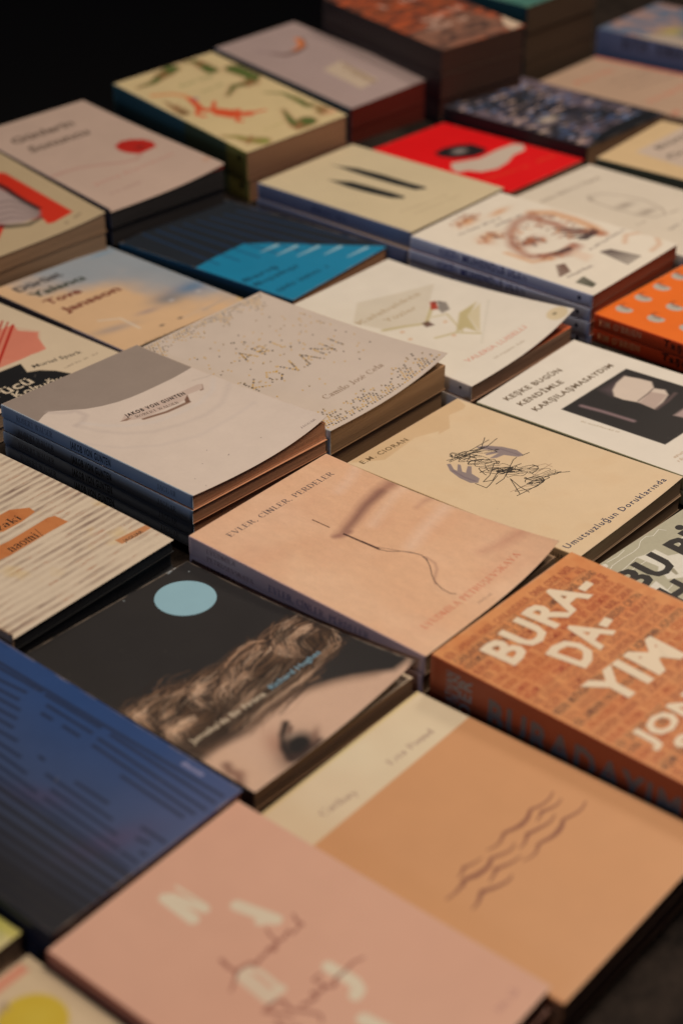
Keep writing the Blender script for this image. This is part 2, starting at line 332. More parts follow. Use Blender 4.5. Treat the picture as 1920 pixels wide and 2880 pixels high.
def build_parts(root, w, l, t, cover, lifts, block_c, spine_c, spine_fn=None, block_lift=0, back_c=None, endpaper=None, round_=.9):
    """root sits at the centre of the book's base; x spine->fore edge, y tail->head."""
    W_, L_, T_ = w*1000, l*1000, t*1000
    lf = liftf(lifts)
    fl = lambda fu, fv: lf(fu, fv)+0*(fu+fv)
    loc = lambda U, V, Z: np.stack([(U-W_/2), (L_/2-V), Z], -1).reshape(-1, 3)/1000
    r = round_
    # front cover
    if cover is not None: u, v = cover.u, cover.v
    else: u = np.linspace(0, W_, 9); v = np.linspace(0, L_, 9)
    u = u.copy(); u[u < r] = r; keep = np.r_[True, np.diff(u) > 1e-6]; 
    u = u[keep]; U, V = np.meshgrid(u, v)
    C = cover.C[:, keep] if cover is not None else np.ones(U.shape+(3,))*np.array(block_c)*.8
    Zt = T_+fl(U/W_, V/L_)
    top = loc(U, V, Zt); ny, nx = U.shape
    idx = np.arange(nx*ny).reshape(ny, nx)
    F = np.stack([idx[1:, :-1], idx[1:, 1:], idx[:-1, 1:], idx[:-1, :-1]], -1).reshape(-1, 4)
    cols = C.reshape(-1, 3)
    b = np.r_[idx[0, :], idx[1:, -1], idx[-1, -2::-1], idx[-2:0:-1, 0]]
    bt = top[b]; bb = bt.copy(); bb[:, 2] -= .00024; nb = len(b); n0 = len(top)
    wall = np.r_[bt, bb]; ks = np.arange(nb); kn = (ks+1) % nb
    Fw = np.stack([n0+kn, n0+ks, n0+nb+ks, n0+nb+kn], -1)[:, ::-1]
    cw = np.tile(np.array(block_c)*.62, (2*nb, 1)); cw[:nb] = cols[b]*.6+cw[:nb]*.4
    ug = np.linspace(r, W_, 44); vg = np.linspace(0, L_, 44); UG, VG = np.meshgrid(ug, vg)
    bot = loc(UG, VG, T_+fl(UG/W_, VG/L_)-.24); n1 = n0+2*nb; ig = n1+np.arange(1936).reshape(44, 44)
    Fb = np.stack([ig[:-1, :-1], ig[:-1, 1:], ig[1:, 1:], ig[1:, :-1]], -1).reshape(-1, 4)
    allV = np.r_[top, wall, bot]; allC = np.r_[cols, cw, np.tile(lin((205, 196, 182))*.8, (1936, 1))]
    faces = np.r_[F, Fw, Fb]
    if cover is not None and cover.LV:
        LV = np.concatenate(cover.LV); LC = np.concatenate(cover.LC)
        zz = T_+fl(LV[:, 0]/W_, LV[:, 1]/L_)+LV[:, 2]+.02
        ok = (LV[:, 0] > .6) & (LV[:, 0] < W_-.2) & (LV[:, 1] > .2) & (LV[:, 1] < L_-.2)
        LP = np.stack([(LV[:, 0]-W_/2), (L_/2-LV[:, 1]), zz], -1)/1000
        off = len(allV); ff = faces.tolist()
        for grp in cover.LF:
            for f in grp:
                if all(ok[i] for i in f): ff.append([i+off for i in f])
        me = mesh('front_cover', np.r_[allV, LP], ff, PRINT, np.r_[allC, LC])
    else: me = mesh('front_cover', allV, faces, PRINT, allC)
    o = link('front_cover', me, root)
    # spine: rounded strip from the back cover round to the front cover
    prof = [(r, T_), (r*.55, T_-.03*r), (r*.22, T_-.28*r), (.03, T_-r), (-.15, T_*.5), (.03, r), (r*.3, .3*r), (r, 0), (r, .3), (.45, r), (.4, T_-r), (r, T_-.32)]
    ns = 60; P = np.array(prof); vv = np.linspace(0, L_, ns); pts = []; cc = []
    for y in vv:
        for (a, z) in P: pts.append(((a-W_/2)/1000, (L_/2-y)/1000, z/1000))
        c = ph(*(spine_fn(y/L_) if callable(spine_fn) else spine_c)); cc += [c]*len(P)
    n = len(P); F = [[i*n+j, i*n+(j+1) % n, (i+1)*n+(j+1) % n, (i+1)*n+j] for i in range(ns-1) for j in range(n)]
    F += [[j for j in range(n)], [(ns-1)*n+n-1-j for j in range(n)]]
    sv = pts; sc = cc
    txt = SPINES.get(root.get('key_'), [])
    V2 = []; C2 = []
    for k, it in enumerate(txt):
        kind, t_, p0, p1, h, c, font, bold = it
        if kind == 'dot':
            Vt = np.array([(math.cos(a)*.5, math.sin(a)*.5) for a in [j*math.pi/5 for j in range(10)]]); Ft = [list(range(10))]; S = p0[0]+Vt[:, 0]*h; D = p0[1]+Vt[:, 1]*h
        else:
            Vt, Ft, wd = seriftext(t_) if font == 'serif' else sans(t_, bold, 0, 1.18)
            if kind == 'up': S = p0[0]+Vt[:, 1]*h*-1; D = p0[1]-Vt[:, 0]*(p0[1]-p1[1])/wd; 
            else: S = p0[0]+Vt[:, 0]*(p1[0]-p0[0])/wd; D = p0[1]+(p1[1]-p0[1])*Vt[:, 0]/wd-Vt[:, 1]*h
        off = len(sv)+len(V2)
        for s_, d_ in zip(S, D): V2.append(((-W_/2-.19-.004*(k % 5))/1000, (L_/2-s_)/1000, (T_-d_)/1000)); C2.append(ph(*c))
        F += [[i+off for i in f] for f in Ft if all(0.3 < D[i] < T_-.3 for i in f)]
    me = mesh('spine', sv+V2, F, PRINT, np.array(sc+C2)); link('spine', me, root)
    # back cover
    bx = lambda x0, x1, y0, y1, z0, z1: (np.array([(x0, y0, z0), (x1, y0, z0), (x1, y1, z0), (x0, y1, z0), (x0, y0, z1), (x1, y0, z1), (x1, y1, z1), (x0, y1, z1)])/1000,
        np.array([[0, 3, 2, 1], [4, 5, 6, 7], [0, 1, 5, 4], [1, 2, 6, 5], [2, 3, 7, 6], [3, 0, 4, 7]]))
    V, F = bx(r-W_/2, W_/2, -L_/2+.3, L_/2-.1, .0, .24)
    link('back_cover', mesh('back_cover', V, F, PRINT, np.tile(np.array(block_c)*.55, (8, 1)), False), root)
    # page block with a slightly uneven, gently lifted top
    nu, nv, nz = 22, 26, 5
    fu = np.linspace(0, 1, nu); fv = np.linspace(0, 1, nv); x0, x1, y0, y1 = .5, W_-1.1, .9, L_-.9
    def bz(a, b, k): 
        h = float(lf(a, b)); zt = T_-.30+(h*block_lift if h > 0 else h); return .34+(zt-.34)*k
    pts = []; F = []
    def grid(fn, n, m, flip=False):
        o0 = len(pts)
        for j in range(m):
            for i in range(n): pts.append(fn(i/(n-1), j/(m-1)))
        for j in range(m-1):
            for i in range(n-1):
                q = [o0+j*n+i, o0+j*n+i+1, o0+(j+1)*n+i+1, o0+(j+1)*n+i]; F.append(q[::-1] if flip else q)
    X = lambda a: x0+(x1-x0)*a-W_/2
    Y = lambda b: L_/2-(y0+(y1-y0)*b)
    rr = np.random.RandomState(int(abs(w*l*t)*1e9) % 9999).rand(40)
    grid(lambda i, j: (X(i), Y(j), bz(i, j, 1)), nu, nv, True)
    grid(lambda i, k: (X(i), Y(1)+.25*math.sin(9*k+rr[0]*6)*k*(1-k), bz(i, 1, k)), nu, nz)
    grid(lambda i, k: (X(i), Y(0), bz(i, 0, k)), nu, nz, True)
    grid(lambda j, k: (X(1)+.5*math.sin(3.1*k)*(-1), Y(j), bz(1, j, k)), nv, nz, True)
    pb = link('page_block', mesh('page_block', np.array(pts)/1000, F, pages_material(tuple(block_c)), None, False), root)
    if endpaper is not None:
        pts = []; F = []
        grid(lambda i, j: (X(i)+.4*i, Y(j), bz(i, j, 1)+.08), nu, nv, True)
        link('endpaper', mesh('endpaper', np.array(pts)/1000, F, PRINT, np.tile(ph(*endpaper), (len(pts), 1)), False), root)
SPINES = {}
PAPER = (.54, .36, .24)
def stack(key, q, n, t, cover, lifts, look, cat='book', name='paperback_book', block=PAPER, spine_c=(190, 175, 160), spine_fn=None, block_lift=.1, endpaper=None, jit=1.9, under=None, group=None, round_=.9, top_t=None):
    """look: label of the uppermost book; under: words for the copies below it."""
    cover.wear(); rnd = random.Random(hash_(key)); w, l = q[4], q[5]
    root = thing(name, look, cat, group); root['key_'] = key
    root.matrix_world = book_matrix(q, top_t or t)
    build_parts(root, w, l, top_t or t, cover, lifts, block, spine_c, spine_fn, block_lift, None, endpaper, round_)
    del root['key_']
    first = None; depth = (top_t or t)
    ordn = ['second', 'third', 'fourth', 'fifth', 'sixth']
    for k in range(n-1):
        depth += t+.0004
        lab = f"{under}, {ordn[k]} from the top" if n > 2 else f"{under}, beneath the top copy"
        if first is None:
            first = thing(name, lab, cat, group); first['key_'] = key
            build_parts(first, w, l, t, None, [], block, spine_c, spine_fn, 0, None, None, round_); del first['key_']; r = first
        else:
            r = first.copy(); COL.objects.link(r); r['label'] = lab
            for ch in list(first.children):
                c = ch.copy(); COL.objects.link(c); c.parent = r
        r.matrix_world = book_matrix(q, depth, rnd.uniform(-.0009, .0007)*jit, rnd.uniform(-.001, .001)*jit, rnd.uniform(-.006, .006)*jit)
def hash_(s): return sum(ord(c)*(i+3)*7 for i, c in enumerate(s))
def sp(key, kind, t, p0, p1, h, c, font='sans', bold=0): SPINES.setdefault(key, []).append((kind, t, p0, p1, h, c, font, bold))

# ------------------------------------------------------------------ where each book lies: centre x, y, top z, yaw, width, length, tilts
Q = {
 'jvg': (-0.12894, 1.0899, 0.0019015, 0.86098, 0.13508, 0.19597, -0.014856, -0.027504),
 'ari': (-0.038178, 1.1909, -0.0034713, 0.85918, 0.13506, 0.19527, -0.00075319, -0.0038693),
 'evler': (0.019307, 0.92379, 0.00016327, 0.86722, 0.13536, 0.194, 0.0023092, 0.0063872),
 'cioran': (0.1214, 1.0508, -0.020561, 0.88587, 0.13367, 0.19545, -0.021301, -0.030011),
 'keske': (0.21974, 1.1475, -0.02136, 0.88844, 0.13576, 0.1943, -0.023582, -0.0019653),
 'valeria': (0.069186, 1.2862, -0.017598, 0.85578, 0.1348, 0.1955, 0.0083101, -0.0015299),
 'jamaika': (-0.072789, 0.81708, -0.014199, 0.85946, 0.13727, 0.18892, -0.010438, -0.018551),
 'naomi': (-0.22539, 0.9337, 0.0051148, 0.89005, 0.13626, 0.1943, -0.0072873, 0.0053877),
 'blue': (-0.1709, 0.71022, -0.00406, 0.86412, 0.13388, 0.2, 0.01319, 0.012297),
 'nadja': (-0.020422, 0.57731, -0.0099886, 0.88102, 0.13554, 0.19942, 0.011807, 0.02048),
 'cathay': (0.074962, 0.68075, -0.016557, 0.87397, 0.14364, 0.19855, -0.022325, 0.0092251),
 'bura': (0.17785, 0.78799, 0.0060788, 0.85502, 0.14137, 0.21, -0.0018274, 0.0015619),
 'spark': (-0.29562, 1.2356, -0.02, 0.88329, 0.135, 0.2, -0.0025098, 1.0945e-10),
 'tove': (-0.19286, 1.348, -0.028684, 0.82966, 0.1341, 0.17592, -0.02298, -0.015566),
 'cyan': (-0.081828, 1.4571, -0.029885, 0.93112, 0.13717, 0.2, -0.006189, 0.0018452),
 'liz': (-0.11742, 1.7124, 0.016308, 0.73181, 0.12929, 0.21746, 0.053728, 0.048879),
 'lilac': (-0.025298, 1.8656, 0.0038101, 0.76928, 0.11916, 0.21676, 0.063073, 0.037154),
 'rose': (-0.23699, 1.5856, 0.0088163, 0.75519, 0.13425, 0.22397, 0.0374, 0.023229),
 'typew': (-0.3287, 1.4788, 0.004, 0.72884, 0.135, 0.2, 0.039802, 0.055183),
 'pens': (0.034902, 1.5608, -0.014104, 0.85442, 0.13872, 0.18947, -0.019761, -0.0038508),
 'red': (0.13467, 1.6965, -0.035933, 0.8458, 0.12498, 0.18327, -0.029942, -0.025289),
 'circ': (0.17556, 1.4111, -0.0032933, 0.87365, 0.135, 0.19016, -0.0084347, -0.0067419),
 'fish': (0.27253, 1.5251, -0.02, 0.83214, 0.135, 0.2, -0.02049, -0.015331),
 'helm': (0.32742, 1.2875, -0.02, 0.83921, 0.135, 0.2, -0.01866, -0.013452),
 'city': (0.22372, 1.7992, -0.024042, 0.82135, 0.13847, 0.19215, -0.021335, -0.014209),
 'cream': (0.37142, 1.6414, -0.018, 0.92159, 0.135, 0.2, -0.0095604, 2.1648e-10),
 'beige': (0.3306, 1.8953, -0.03, 0.88838, 0.135, 0.2, -0.032144, -0.010341),
 'bluespine': (0.41747, 2.0163, -0.005, 0.87807, 0.135, 0.2, -0.0090349, 0.00027647),
 'thriller': (0.086699, 1.9204, 0.044301, 0.68385, 0.12165, 0.20016, 0.044969, 0.024637),
 'teal': (0.1733, 2.04, 0.05, 0.83571, 0.135, 0.2, -1.5216e-10, 0.0062986),
 'bizim': (0.2813, 0.91982, -0.03, 0.80251, 0.135, 0.2, -1.5464e-11, -0.0032233),
 'green': (-0.27528, 0.61454, -0.015, 0.89643, 0.135, 0.2, -0.0034622, -0.0029415),
 'yellow': (-0.1182, 0.47903, -0.02, 0.86921, 0.135, 0.2, 0.0018175, 0.0025068),
}
QW = {k: v[4] for k, v in Q.items()}; QL = {k: v[5] for k, v in Q.items()}
LF = {}
def aff(x, y, a, b, c, d, e, f): return (a+c*x+d*y, b+e*x+f*y)
# ------------------------------------------------------------------ the setting
def slab(name, x0, x1, y0, y1, z0, z1, rot, mat, kind=None, bevel=0):
    v = [(x, y, z) for z in (z0, z1) for x, y in ((x0, y0), (x1, y0), (x1, y1), (x0, y1))]
    c_, s_ = math.cos(rot), math.sin(rot); v = [(x*c_-y*s_, x*s_+y*c_, z) for x, y, z in v]
    o = link(name, mesh(name, np.array(v), [[0, 3, 2, 1], [4, 5, 6, 7], [0, 1, 5, 4], [1, 2, 6, 5], [2, 3, 7, 6], [3, 0, 4, 7]], mat, None, False))
    if kind: o['kind'] = kind
    return o
def cloth_table():
    root = thing('display_table', 'long table under a dark charcoal cloth that carries all the books', 'table')
    # cloth in the books' own direction: a = along reading direction, b = towards the heads
    a = .87; n = 90; A = np.linspace(-1.4, 3.2, n); Bv = np.linspace(-1.2, TB, n)
    XA, YB = np.meshgrid(A, Bv); c_, s_ = math.cos(a), math.sin(a)
    Z = TABLE+.0012*(vnoise(XA*100, YB*100, 22, 4, 3)-.5)*2
    X = XA*c_-YB*s_; Y = XA*s_+YB*c_
    pts = np.stack([X, Y, Z], -1).reshape(-1, 3); idx = np.arange(n*n).reshape(n, n)
    F = np.stack([idx[:-1, :-1], idx[:-1, 1:], idx[1:, 1:], idx[1:, :-1]], -1).reshape(-1, 4)
    # hanging hem along the far side
    e = pts[idx[-1]]; dn = e.copy(); dn[:, 2] -= .55; dn[:, 0] += -s_*.01*np.sin(np.arange(n)); dn[:, 1] += c_*.01*np.sin(np.arange(n)); o = len(pts)
    pts = np.r_[pts, dn]; Fh = np.array([[idx[-1, i], idx[-1, i+1], o+i+1, o+i] for i in range(n-1)])
    link('table_cloth', mesh('table_cloth', pts, np.r_[F, Fh], CLOTH), root)
TABLE = -.0455
TB = 1.345
cloth_table()
m, nt, N, L, b = mk('dark_floor'); b.inputs['Base Color'].default_value = (.008, .009, .011, 1); b.inputs['Roughness'].default_value = .9
nz = N.new('ShaderNodeTexNoise'); nz.inputs['Scale'].default_value = 3; rr_ = N.new('ShaderNodeValToRGB'); L.new(nz.outputs['Fac'], rr_.inputs[0]); rr_.color_ramp.elements[0].color = (.005, .006, .007, 1); rr_.color_ramp.elements[1].color = (.014, .015, .017, 1); L.new(rr_.outputs[0], b.inputs['Base Color'])
slab('floor', -9, 9, -6, 14, -.86, -.80, 0, m, 'structure')

#---- jvg
LF['jvg'] = [(7.0, 4, 2), (-2.6, 'bow', 1.6)]
c = Cover(QW['jvg'], QL['jvg'], .5, (208, 181, 162), 11)
c.poly([(-4, -1.2),(136.1, -1),(136.4, 60),(127.7, 61.1),(113.4, 62.1),(98.7, 62),(82.7, 61.8),(70.7, 61),(59.7, 59.3),(47.5, 55.6),(36.7, 50.5),(27.8, 43.5),(20.8, 37.7),(15.6, 34.2),(9.8, 35.8),(-0.5, 40.9)], (146, 124, 110))
c.stroke([(15.3, 34.6),(21.8, 43.5),(30.1, 47.7),(30.2, 57.8),(22.1, 63.4),(15, 64.6)], (180, 155, 142), 3, .5, 2)
c.stroke([(15, 64.6),(20.1, 82.3),(30, 97.7),(45.5, 110.5),(65.9, 116.9),(87.8, 120.6),(109.1, 117.4),(134.8, 100.6)], (186, 162, 148), 2.6, .4, 2.2)
c.stroke([(20.5, 65.2),(28.8, 79.3),(41.2, 92.3),(57.6, 101.1),(76.7, 104.3),(99, 104.7),(118.5, 98.5),(131.3, 86.8)], (204, 182, 168), 2.5, .6, 2)
c.stroke([(1.3, 89.9),(14, 111.6),(34.8, 128),(63.6, 138.2),(96.1, 137.9),(122.5, 136.5)], (188, 165, 152), 2.0, .35, 2)
c.stroke([(120.1, 76.3),(129.2, 79.8),(136.5, 80.9)], (172, 150, 134), 1, .5, 1)
c.stroke([(54.8, 91.8),(73.3, 96.4),(94.6, 97.7)], (120, 80, 60), 2.2, .9, .7)
c.poly([(97.9, 87.7),(101.6, 89),(95.7, 97.9),(92.2, 96.8)], (112, 75, 58), .95, .4)
c.poly([(116.9, 83.6),(120.5, 85.8),(114.8, 92.8),(112, 92.1)], (130, 95, 76), .9, .5)
c.poly([(49.5, 77.7),(117.3, 83.3),(120, 85.9),(115.2, 91.1),(101.6, 89),(94.1, 93.3),(55.5, 91.1),(40.6, 83.1)], (194, 163, 145), 1, .4)
c.poly([(40.3, 82.7),(47.4, 82.5),(49.9, 84.4),(44.7, 85.3)], (135, 100, 80), .9, .6)
c.text('JAKOB VON GUNTEN', (48.2, 81.3), (101.8, 87.8), 4.3, (40, 33, 30), bold=.045, slant=.15, track=1.35)
c.text('ROBERT WALSER', (52.5, 87.2), (89, 93.8), 3.3, (80, 60, 50), 'serif')
c.text('JAGUAR', (115.6, 189.3), (128.6, 191.4), 2.1, (120, 95, 90), 'serif')
for p in [(53.2, 156.8), (59.6, 171.8), (18.8, 179.5), (17.4, 191.3), (37.5, 168), (58.6, 172.3), (90.6, 173.2)]: c.blob(p[0], p[1], .45, .45, (110, 92, 86), .8, soft=.4)
c.grain(14, .035); c.grain(2, .02)
for t_, a, b, h, k, f, bo in [('ROBERT WALSER', (16.8, 7.6), (56, 7.1), 4.6, (70, 70, 78), 'serif', 0), ('JAKOB VON GUNTEN', (74.7, 8.3), (116.2, 7.8), 5.4, (38, 40, 46), 'sans', .035), ('JAGUAR', (162.4, 7.3), (180.3, 7.2), 4.2, (80, 80, 86), 'serif', 0)]:
    sp('jvg', 's', t_, a, b, h, k, f, bo)
stack('jvg', Q['jvg'], 4, .0105, c, LF['jvg'], 'white paperback with a taupe curved band and small label strip, topmost of its stack', block=(.78, .42, .26), spine_c=(158, 158, 160), block_lift=.35,
      under='grey-spined paperback in the taupe and white stack', group='copies of the taupe and white plate book')

#---- ari
LF['ari'] = [(10.5, 3.2, 2.2), (-1.5, 'bow', 2)]
c = Cover(QW['ari'], QL['ari'], .6, (198, 172, 153), 21)
rn = random.Random(5)
GOLD, INK, BRN = (196, 145, 62), (62, 48, 36), (128, 96, 54)
def tri(u, v, s, k, cc):
    a = rn.uniform(-.4, .4)
    cc.shape([(u-s*.6*math.cos(a), v+s*.5), (u+s*.6, v+s*.4+a*s*.4), (u+s*.1, v-s*.6)], k)
W_, L_ = c.w, c.l
v = L_-5
row = 0
while v > L_-27:
    dep = (L_-5-v)/22; u = 3+(row % 2)*1.1
    while u < W_-4:
        thr = .92-dep*.9+.35*(math.sin(u*.13)+math.sin(u*.31+2))*.5
        if rn.random() < thr: tri(u, v, 1.8, rn.choice([INK, INK, GOLD, BRN, GOLD]), c)
        u += 2.9
    v -= 2.3; row += 1
v = 3
while v < 24:
    u = 3+(row % 2)*1.1
    while u < W_-3:
        thr = .9-(v-3)/21*.95+.3*math.sin(u*.17+1)
        if rn.random() < thr: tri(u, v, 1.6, rn.choice([GOLD, BRN, BRN, GOLD, INK]), c)
        u += 2.9
    v += 2.3; row += 1
for _ in range(130):
    tri(rn.uniform(6, W_-6), rn.triangular(24, 150, 60), 1.7, rn.choice([INK, GOLD, GOLD, BRN]), c)
def dotted(strokes, o, ex, ey):
    for st in strokes:
        for (x0, y0), (x1, y1) in zip(st[:-1], st[1:]):
            n = max(2, int(math.hypot((x1-x0)*ex, (y1-y0)*ey)/2.3))
            for k in range(n+1):
                t = k/n; u = o[0]+(x0+(x1-x0)*t)*ex; vv = o[1]-(y0+(y1-y0)*t)*ey
                tri(u+rn.uniform(-.3, .3), vv+rn.uniform(-.35, .35), 2.0, rn.choice([INK, GOLD, INK, BRN, GOLD]), c)
GL = {'A': [[(0, 0), (.4, 1), (.8, 0)], [(.18, .4), (.62, .4)]], 'R': [[(0, 0), (0, 1), (.55, .95), (.6, .6), (0, .5), (.65, 0)]], 'I': [[(.1, 0), (.1, 1)]],
      'K': [[(0, 0), (0, 1)], [(.7, 1), (0, .45), (.75, 0)]], 'O': [[(.4, 0), (.05, .3), (.05, .7), (.4, 1), (.8, .7), (.8, .3), (.4, 0)]], 'V': [[(0, 1), (.4, 0), (.8, 1)]], 'N': [[(0, 0), (0, 1), (.7, 0), (.7, 1)]]}
def dotword(wd, p0, p1, h):
    stp = (p1[0]-p0[0])/len(wd)
    for i, ch in enumerate(wd): dotted(GL[ch], (p0[0]+i*stp, p0[1]+(p1[1]-p0[1])*i/len(wd)), stp*.78, h)
dotword('ARI', (39.1, 76.8), (89.4, 82.9), 13)
dotword('KOVANI', (10.2, 115.7), (124.4, 114.1), 15)
c.text('Camilo José Cela', (34.3, 161.4), (100.4, 162.1), 6.0, (140, 108, 84), 'serif')
c.grain(16, .03)
sp('ari', 's', 'CAMILO JOSE CELA', (30, 14), (95, 14), 6, (90, 80, 80), 'serif'); sp('ari', 's', 'ARI KOVANI', (110, 14), (165, 14), 6, (50, 45, 45), 'sans', .02)
stack('ari', Q['ari'], 2, .0205, c, LF['ari'], 'thick cream paperback speckled with gold and black triangles, its corner lifting', block=(.60, .40, .24), spine_c=(176, 170, 162), block_lift=.05,
      under='cream paperback under the book of gold and black triangles', group='copies of the gold triangle book')

#---- evler
LF['evler'] = [(12.5, 4.5, 2.6)]
c = Cover(QW['evler'], QL['evler'], .5, (216, 162, 124), 31)
c.wash((224, 178, 144), 46, .38, .8, .6, 1, 70); c.wash((204, 142, 108), 44, .5, .95, .5, 2, 30)
c.wash((206, 148, 118), 50, .5, .9, .3, 9)
c.stroke([(142.7, 60.5),(133.9, 59.4),(120.1, 59.7),(103.4, 62.5),(87.7, 67.5),(73.6, 71.2),(64, 72.7)], (150, 98, 80), 8, .8, 4, (1.3, .6))
c.stroke([(122.2, 60.7),(101.9, 63.7),(84.1, 69.2),(69.4, 73.5)], (122, 80, 68), 4.5, .7, 2.8, (1, .6))
c.stroke([(140.2, 70.7),(126.6, 69.5),(108.4, 74.7),(87.1, 81.5)], (224, 180, 150), 5, .6, 4)
c.stroke([(134.7, 27.9),(120.9, 33.9),(103.8, 38.6)], (222, 178, 150), 5, .6, 4)
c.stroke([(139.2, 93.1),(130.3, 90.8),(121.3, 91.2)], (172, 118, 96), 4, .6, 3, (1, .4))
c.stroke([(138.6, 167.8),(128, 164.3),(116.4, 160.5),(105.9, 155.8)], (180, 116, 92), 8, .55, 5, (1.2, .3))
c.stroke([(132, 106.7),(105.5, 110.3),(83, 116.5)], (226, 184, 156), 6, .6, 5)
c.stroke([(60.6, 71.6),(66, 75.1),(71.4, 75.8)], (140, 90, 78), 3, .6, 1.6)
c.grain(3.5, .06, 8); c.grain(1.2, .05); c.grain(.8, .035, 2.5, 5)
c.pen([(66.4, 47.8),(66.7, 62.3)], (84, 52, 40), .8)
c.pen([(67, 74.2),(68.3, 103)], (66, 40, 33), 1.4)
c.pen([(68.4, 87.7),(69.2, 101.6)], (120, 84, 70), .35)
c.pen([(68.3, 103),(70.1, 108.7),(76, 115.6),(78.8, 121.1),(80.3, 127.6),(78, 133.9),(73.8, 139.7),(67.8, 145.7),(63, 151.9),(59.9, 159.9),(59.5, 166.4),(61.1, 169.8)], (96, 68, 58), .6)
c.pen([(69.4, 100.7),(72.3, 106.9),(75.5, 114.7),(80, 125.3),(80, 131.7),(74.9, 138.3)], (120, 88, 74), .4)
c.stroke([(80.4, 131.4),(79.1, 139.4),(74.5, 144.6),(65.4, 149.5),(61.4, 153.8)], (170, 122, 98), 1.4, .6, .7)
c.text('EVLER, CİNLER, PERDELER', (16.6, 21.6), (118.9, 22), 4.7, (66, 58, 66), 'serif')
c.text('LYUDMİLA PETRUŞEVSKAYA', (21.1, 177.8), (116.4, 178.7), 4.9, (204, 106, 76), 'serif')
c.text('JAGUAR', (62.4, 186.5), (75.2, 187.5), 2.0, (150, 116, 98), 'serif')
sp('evler', 's', 'LYUDMİLA', (16, 6.3), (41.3, 5.3), 3.3, (110, 52, 52), 'serif'); sp('evler', 's', 'PETRUŞEVSKAYA', (16, 11.9), (56.7, 11.8), 3.3, (110, 52, 52), 'serif')
sp('evler', 's', 'EVLER, CİNLER, PERDELER', (69.7, 11.2), (151.1, 9.1), 5.2, (40, 46, 84), 'serif')
stack('evler', Q['evler'], 3, .0142, c, LF['evler'], 'salmon paperback showing a needle and a long curling thread', block=(.56, .42, .30), spine_c=(196, 152, 138), block_lift=.05, top_t=.0142,
      under='salmon-spined needle and thread paperback', group='copies of the needle and thread book')

#---- cioran
LF['cioran'] = [(2.5, 4, 2)]
c = Cover(QW['cioran'], QL['cioran'], .5, (216, 180, 142), 41)
c.poly([(134, -0.8),(127.6, 12.1),(122.1, 13.8),(106.8, 11.7),(90.8, 24.3),(77.5, 23.9),(81.6, 21.1),(62.4, 13.7),(21.8, 17.6),(2, 1.5),(49.9, -16.4)], (205, 164, 122), .9, .7)
c.wash((206, 166, 126), 20, .55, .8, .35)
c.text('E.M. CIORAN', (6.7, 9.9), (56.2, 12.8), 4.5, (112, 84, 54), bold=.025, track=1.2)
HND = (140, 118, 112)
c.poly([(79, 56),(86, 60.6),(91.8, 70.6),(94.5, 81.3),(91.3, 90),(86.6, 88),(82.3, 78.6),(75.6, 77.1),(70.9, 73.4),(78.3, 73.7),(82.1, 73.9),(73.9, 69.2),(75.2, 67.1),(83.6, 70.4),(78.9, 61.5)], HND, 1, .3)
c.poly([(44.9, 55.2),(47.3, 56.8),(42.2, 63.5),(41.9, 66.6),(50, 61.2),(50.6, 63.3),(43.3, 70),(43.6, 72.9),(52.3, 68.2),(53.7, 70.6),(45.2, 76.9),(43.2, 85.1),(37.4, 88),(33.8, 83.7),(34.6, 73.9),(38.6, 62.7)], HND, 1, .3)
c.stroke([(81.8, 59.4),(88.3, 71.6),(89.6, 87.3)], (104, 84, 88), .8, .6, .5); c.stroke([(40, 64.4),(37.7, 75.8),(38.1, 85)], (108, 86, 94), 1, .6, .6)
SK = (54, 46, 40)
def loops(cx, cy, rx, ry, n, seed, wd, k):
    r = random.Random(seed); P = []; a = r.uniform(0, 6)
    for i in range(n):
        a += r.uniform(.5, 1.1); P.append((cx+rx*math.cos(a)*r.uniform(.4, 1.1)+i/n*r.uniform(-2, 4), cy+ry*math.sin(a*1.1)*r.uniform(.4, 1.1)))
    Q2 = []
    for i in range(len(P)-3):
        for t in (0, .2, .4, .6, .8):
            q = [0.5*((2*P[i+1][d])+(-P[i][d]+P[i+2][d])*t+(2*P[i][d]-5*P[i+1][d]+4*P[i+2][d]-P[i+3][d])*t*t+(-P[i][d]+3*P[i+1][d]-3*P[i+2][d]+P[i+3][d])*t**3) for d in (0, 1)]; Q2.append(q)
    c.pen(Q2, k, wd)
for (p, rx, ry, n, sd, wd) in [((61.1, 53.2), 5, 4, 9, 21, .3), ((66, 66.4), 6, 6, 12, 31, .3), ((66, 84.5), 7, 6, 12, 32, .3), ((65.2, 101.4), 6, 5, 12, 33, .3), ((76.2, 118.1), 8, 3, 9, 34, .2), ((78.2, 66.2), 6, 4, 9, 35, .3), ((71.5, 58.3), 7, 4, 9, 22, .35), ((63, 93.4), 4, 4, 16, 23, .5), ((64.7, 75.7), 7, 6, 9, 24, .36), ((64.4, 118), 5, 3.4, 14, 25, .4), ((75.6, 99.6), 6, 6, 9, 26, .34), ((62, 61.6), 6, 6, 12, 1, .34), ((61.3, 57.2), 5, 7, 9, 2, .28), ((61.8, 72.3), 5, 6, 10, 3, .36), ((57, 84.6), 5, 7, 10, 4, .4), ((64.3, 89.7), 5, 6, 12, 5, .42), ((67, 94.7), 5, 5, 12, 6, .5), ((74, 104.8), 6, 6, 10, 7, .34), ((67.4, 114.6), 5, 6, 14, 8, .4), ((77.1, 112.1), 7, 5, 9, 9, .24), ((55.3, 117.5), 7, 4, 9, 10, .3)]:
    loops(p[0], p[1], rx*1.45, ry*1.35, n+4, sd, wd*1.5, SK)
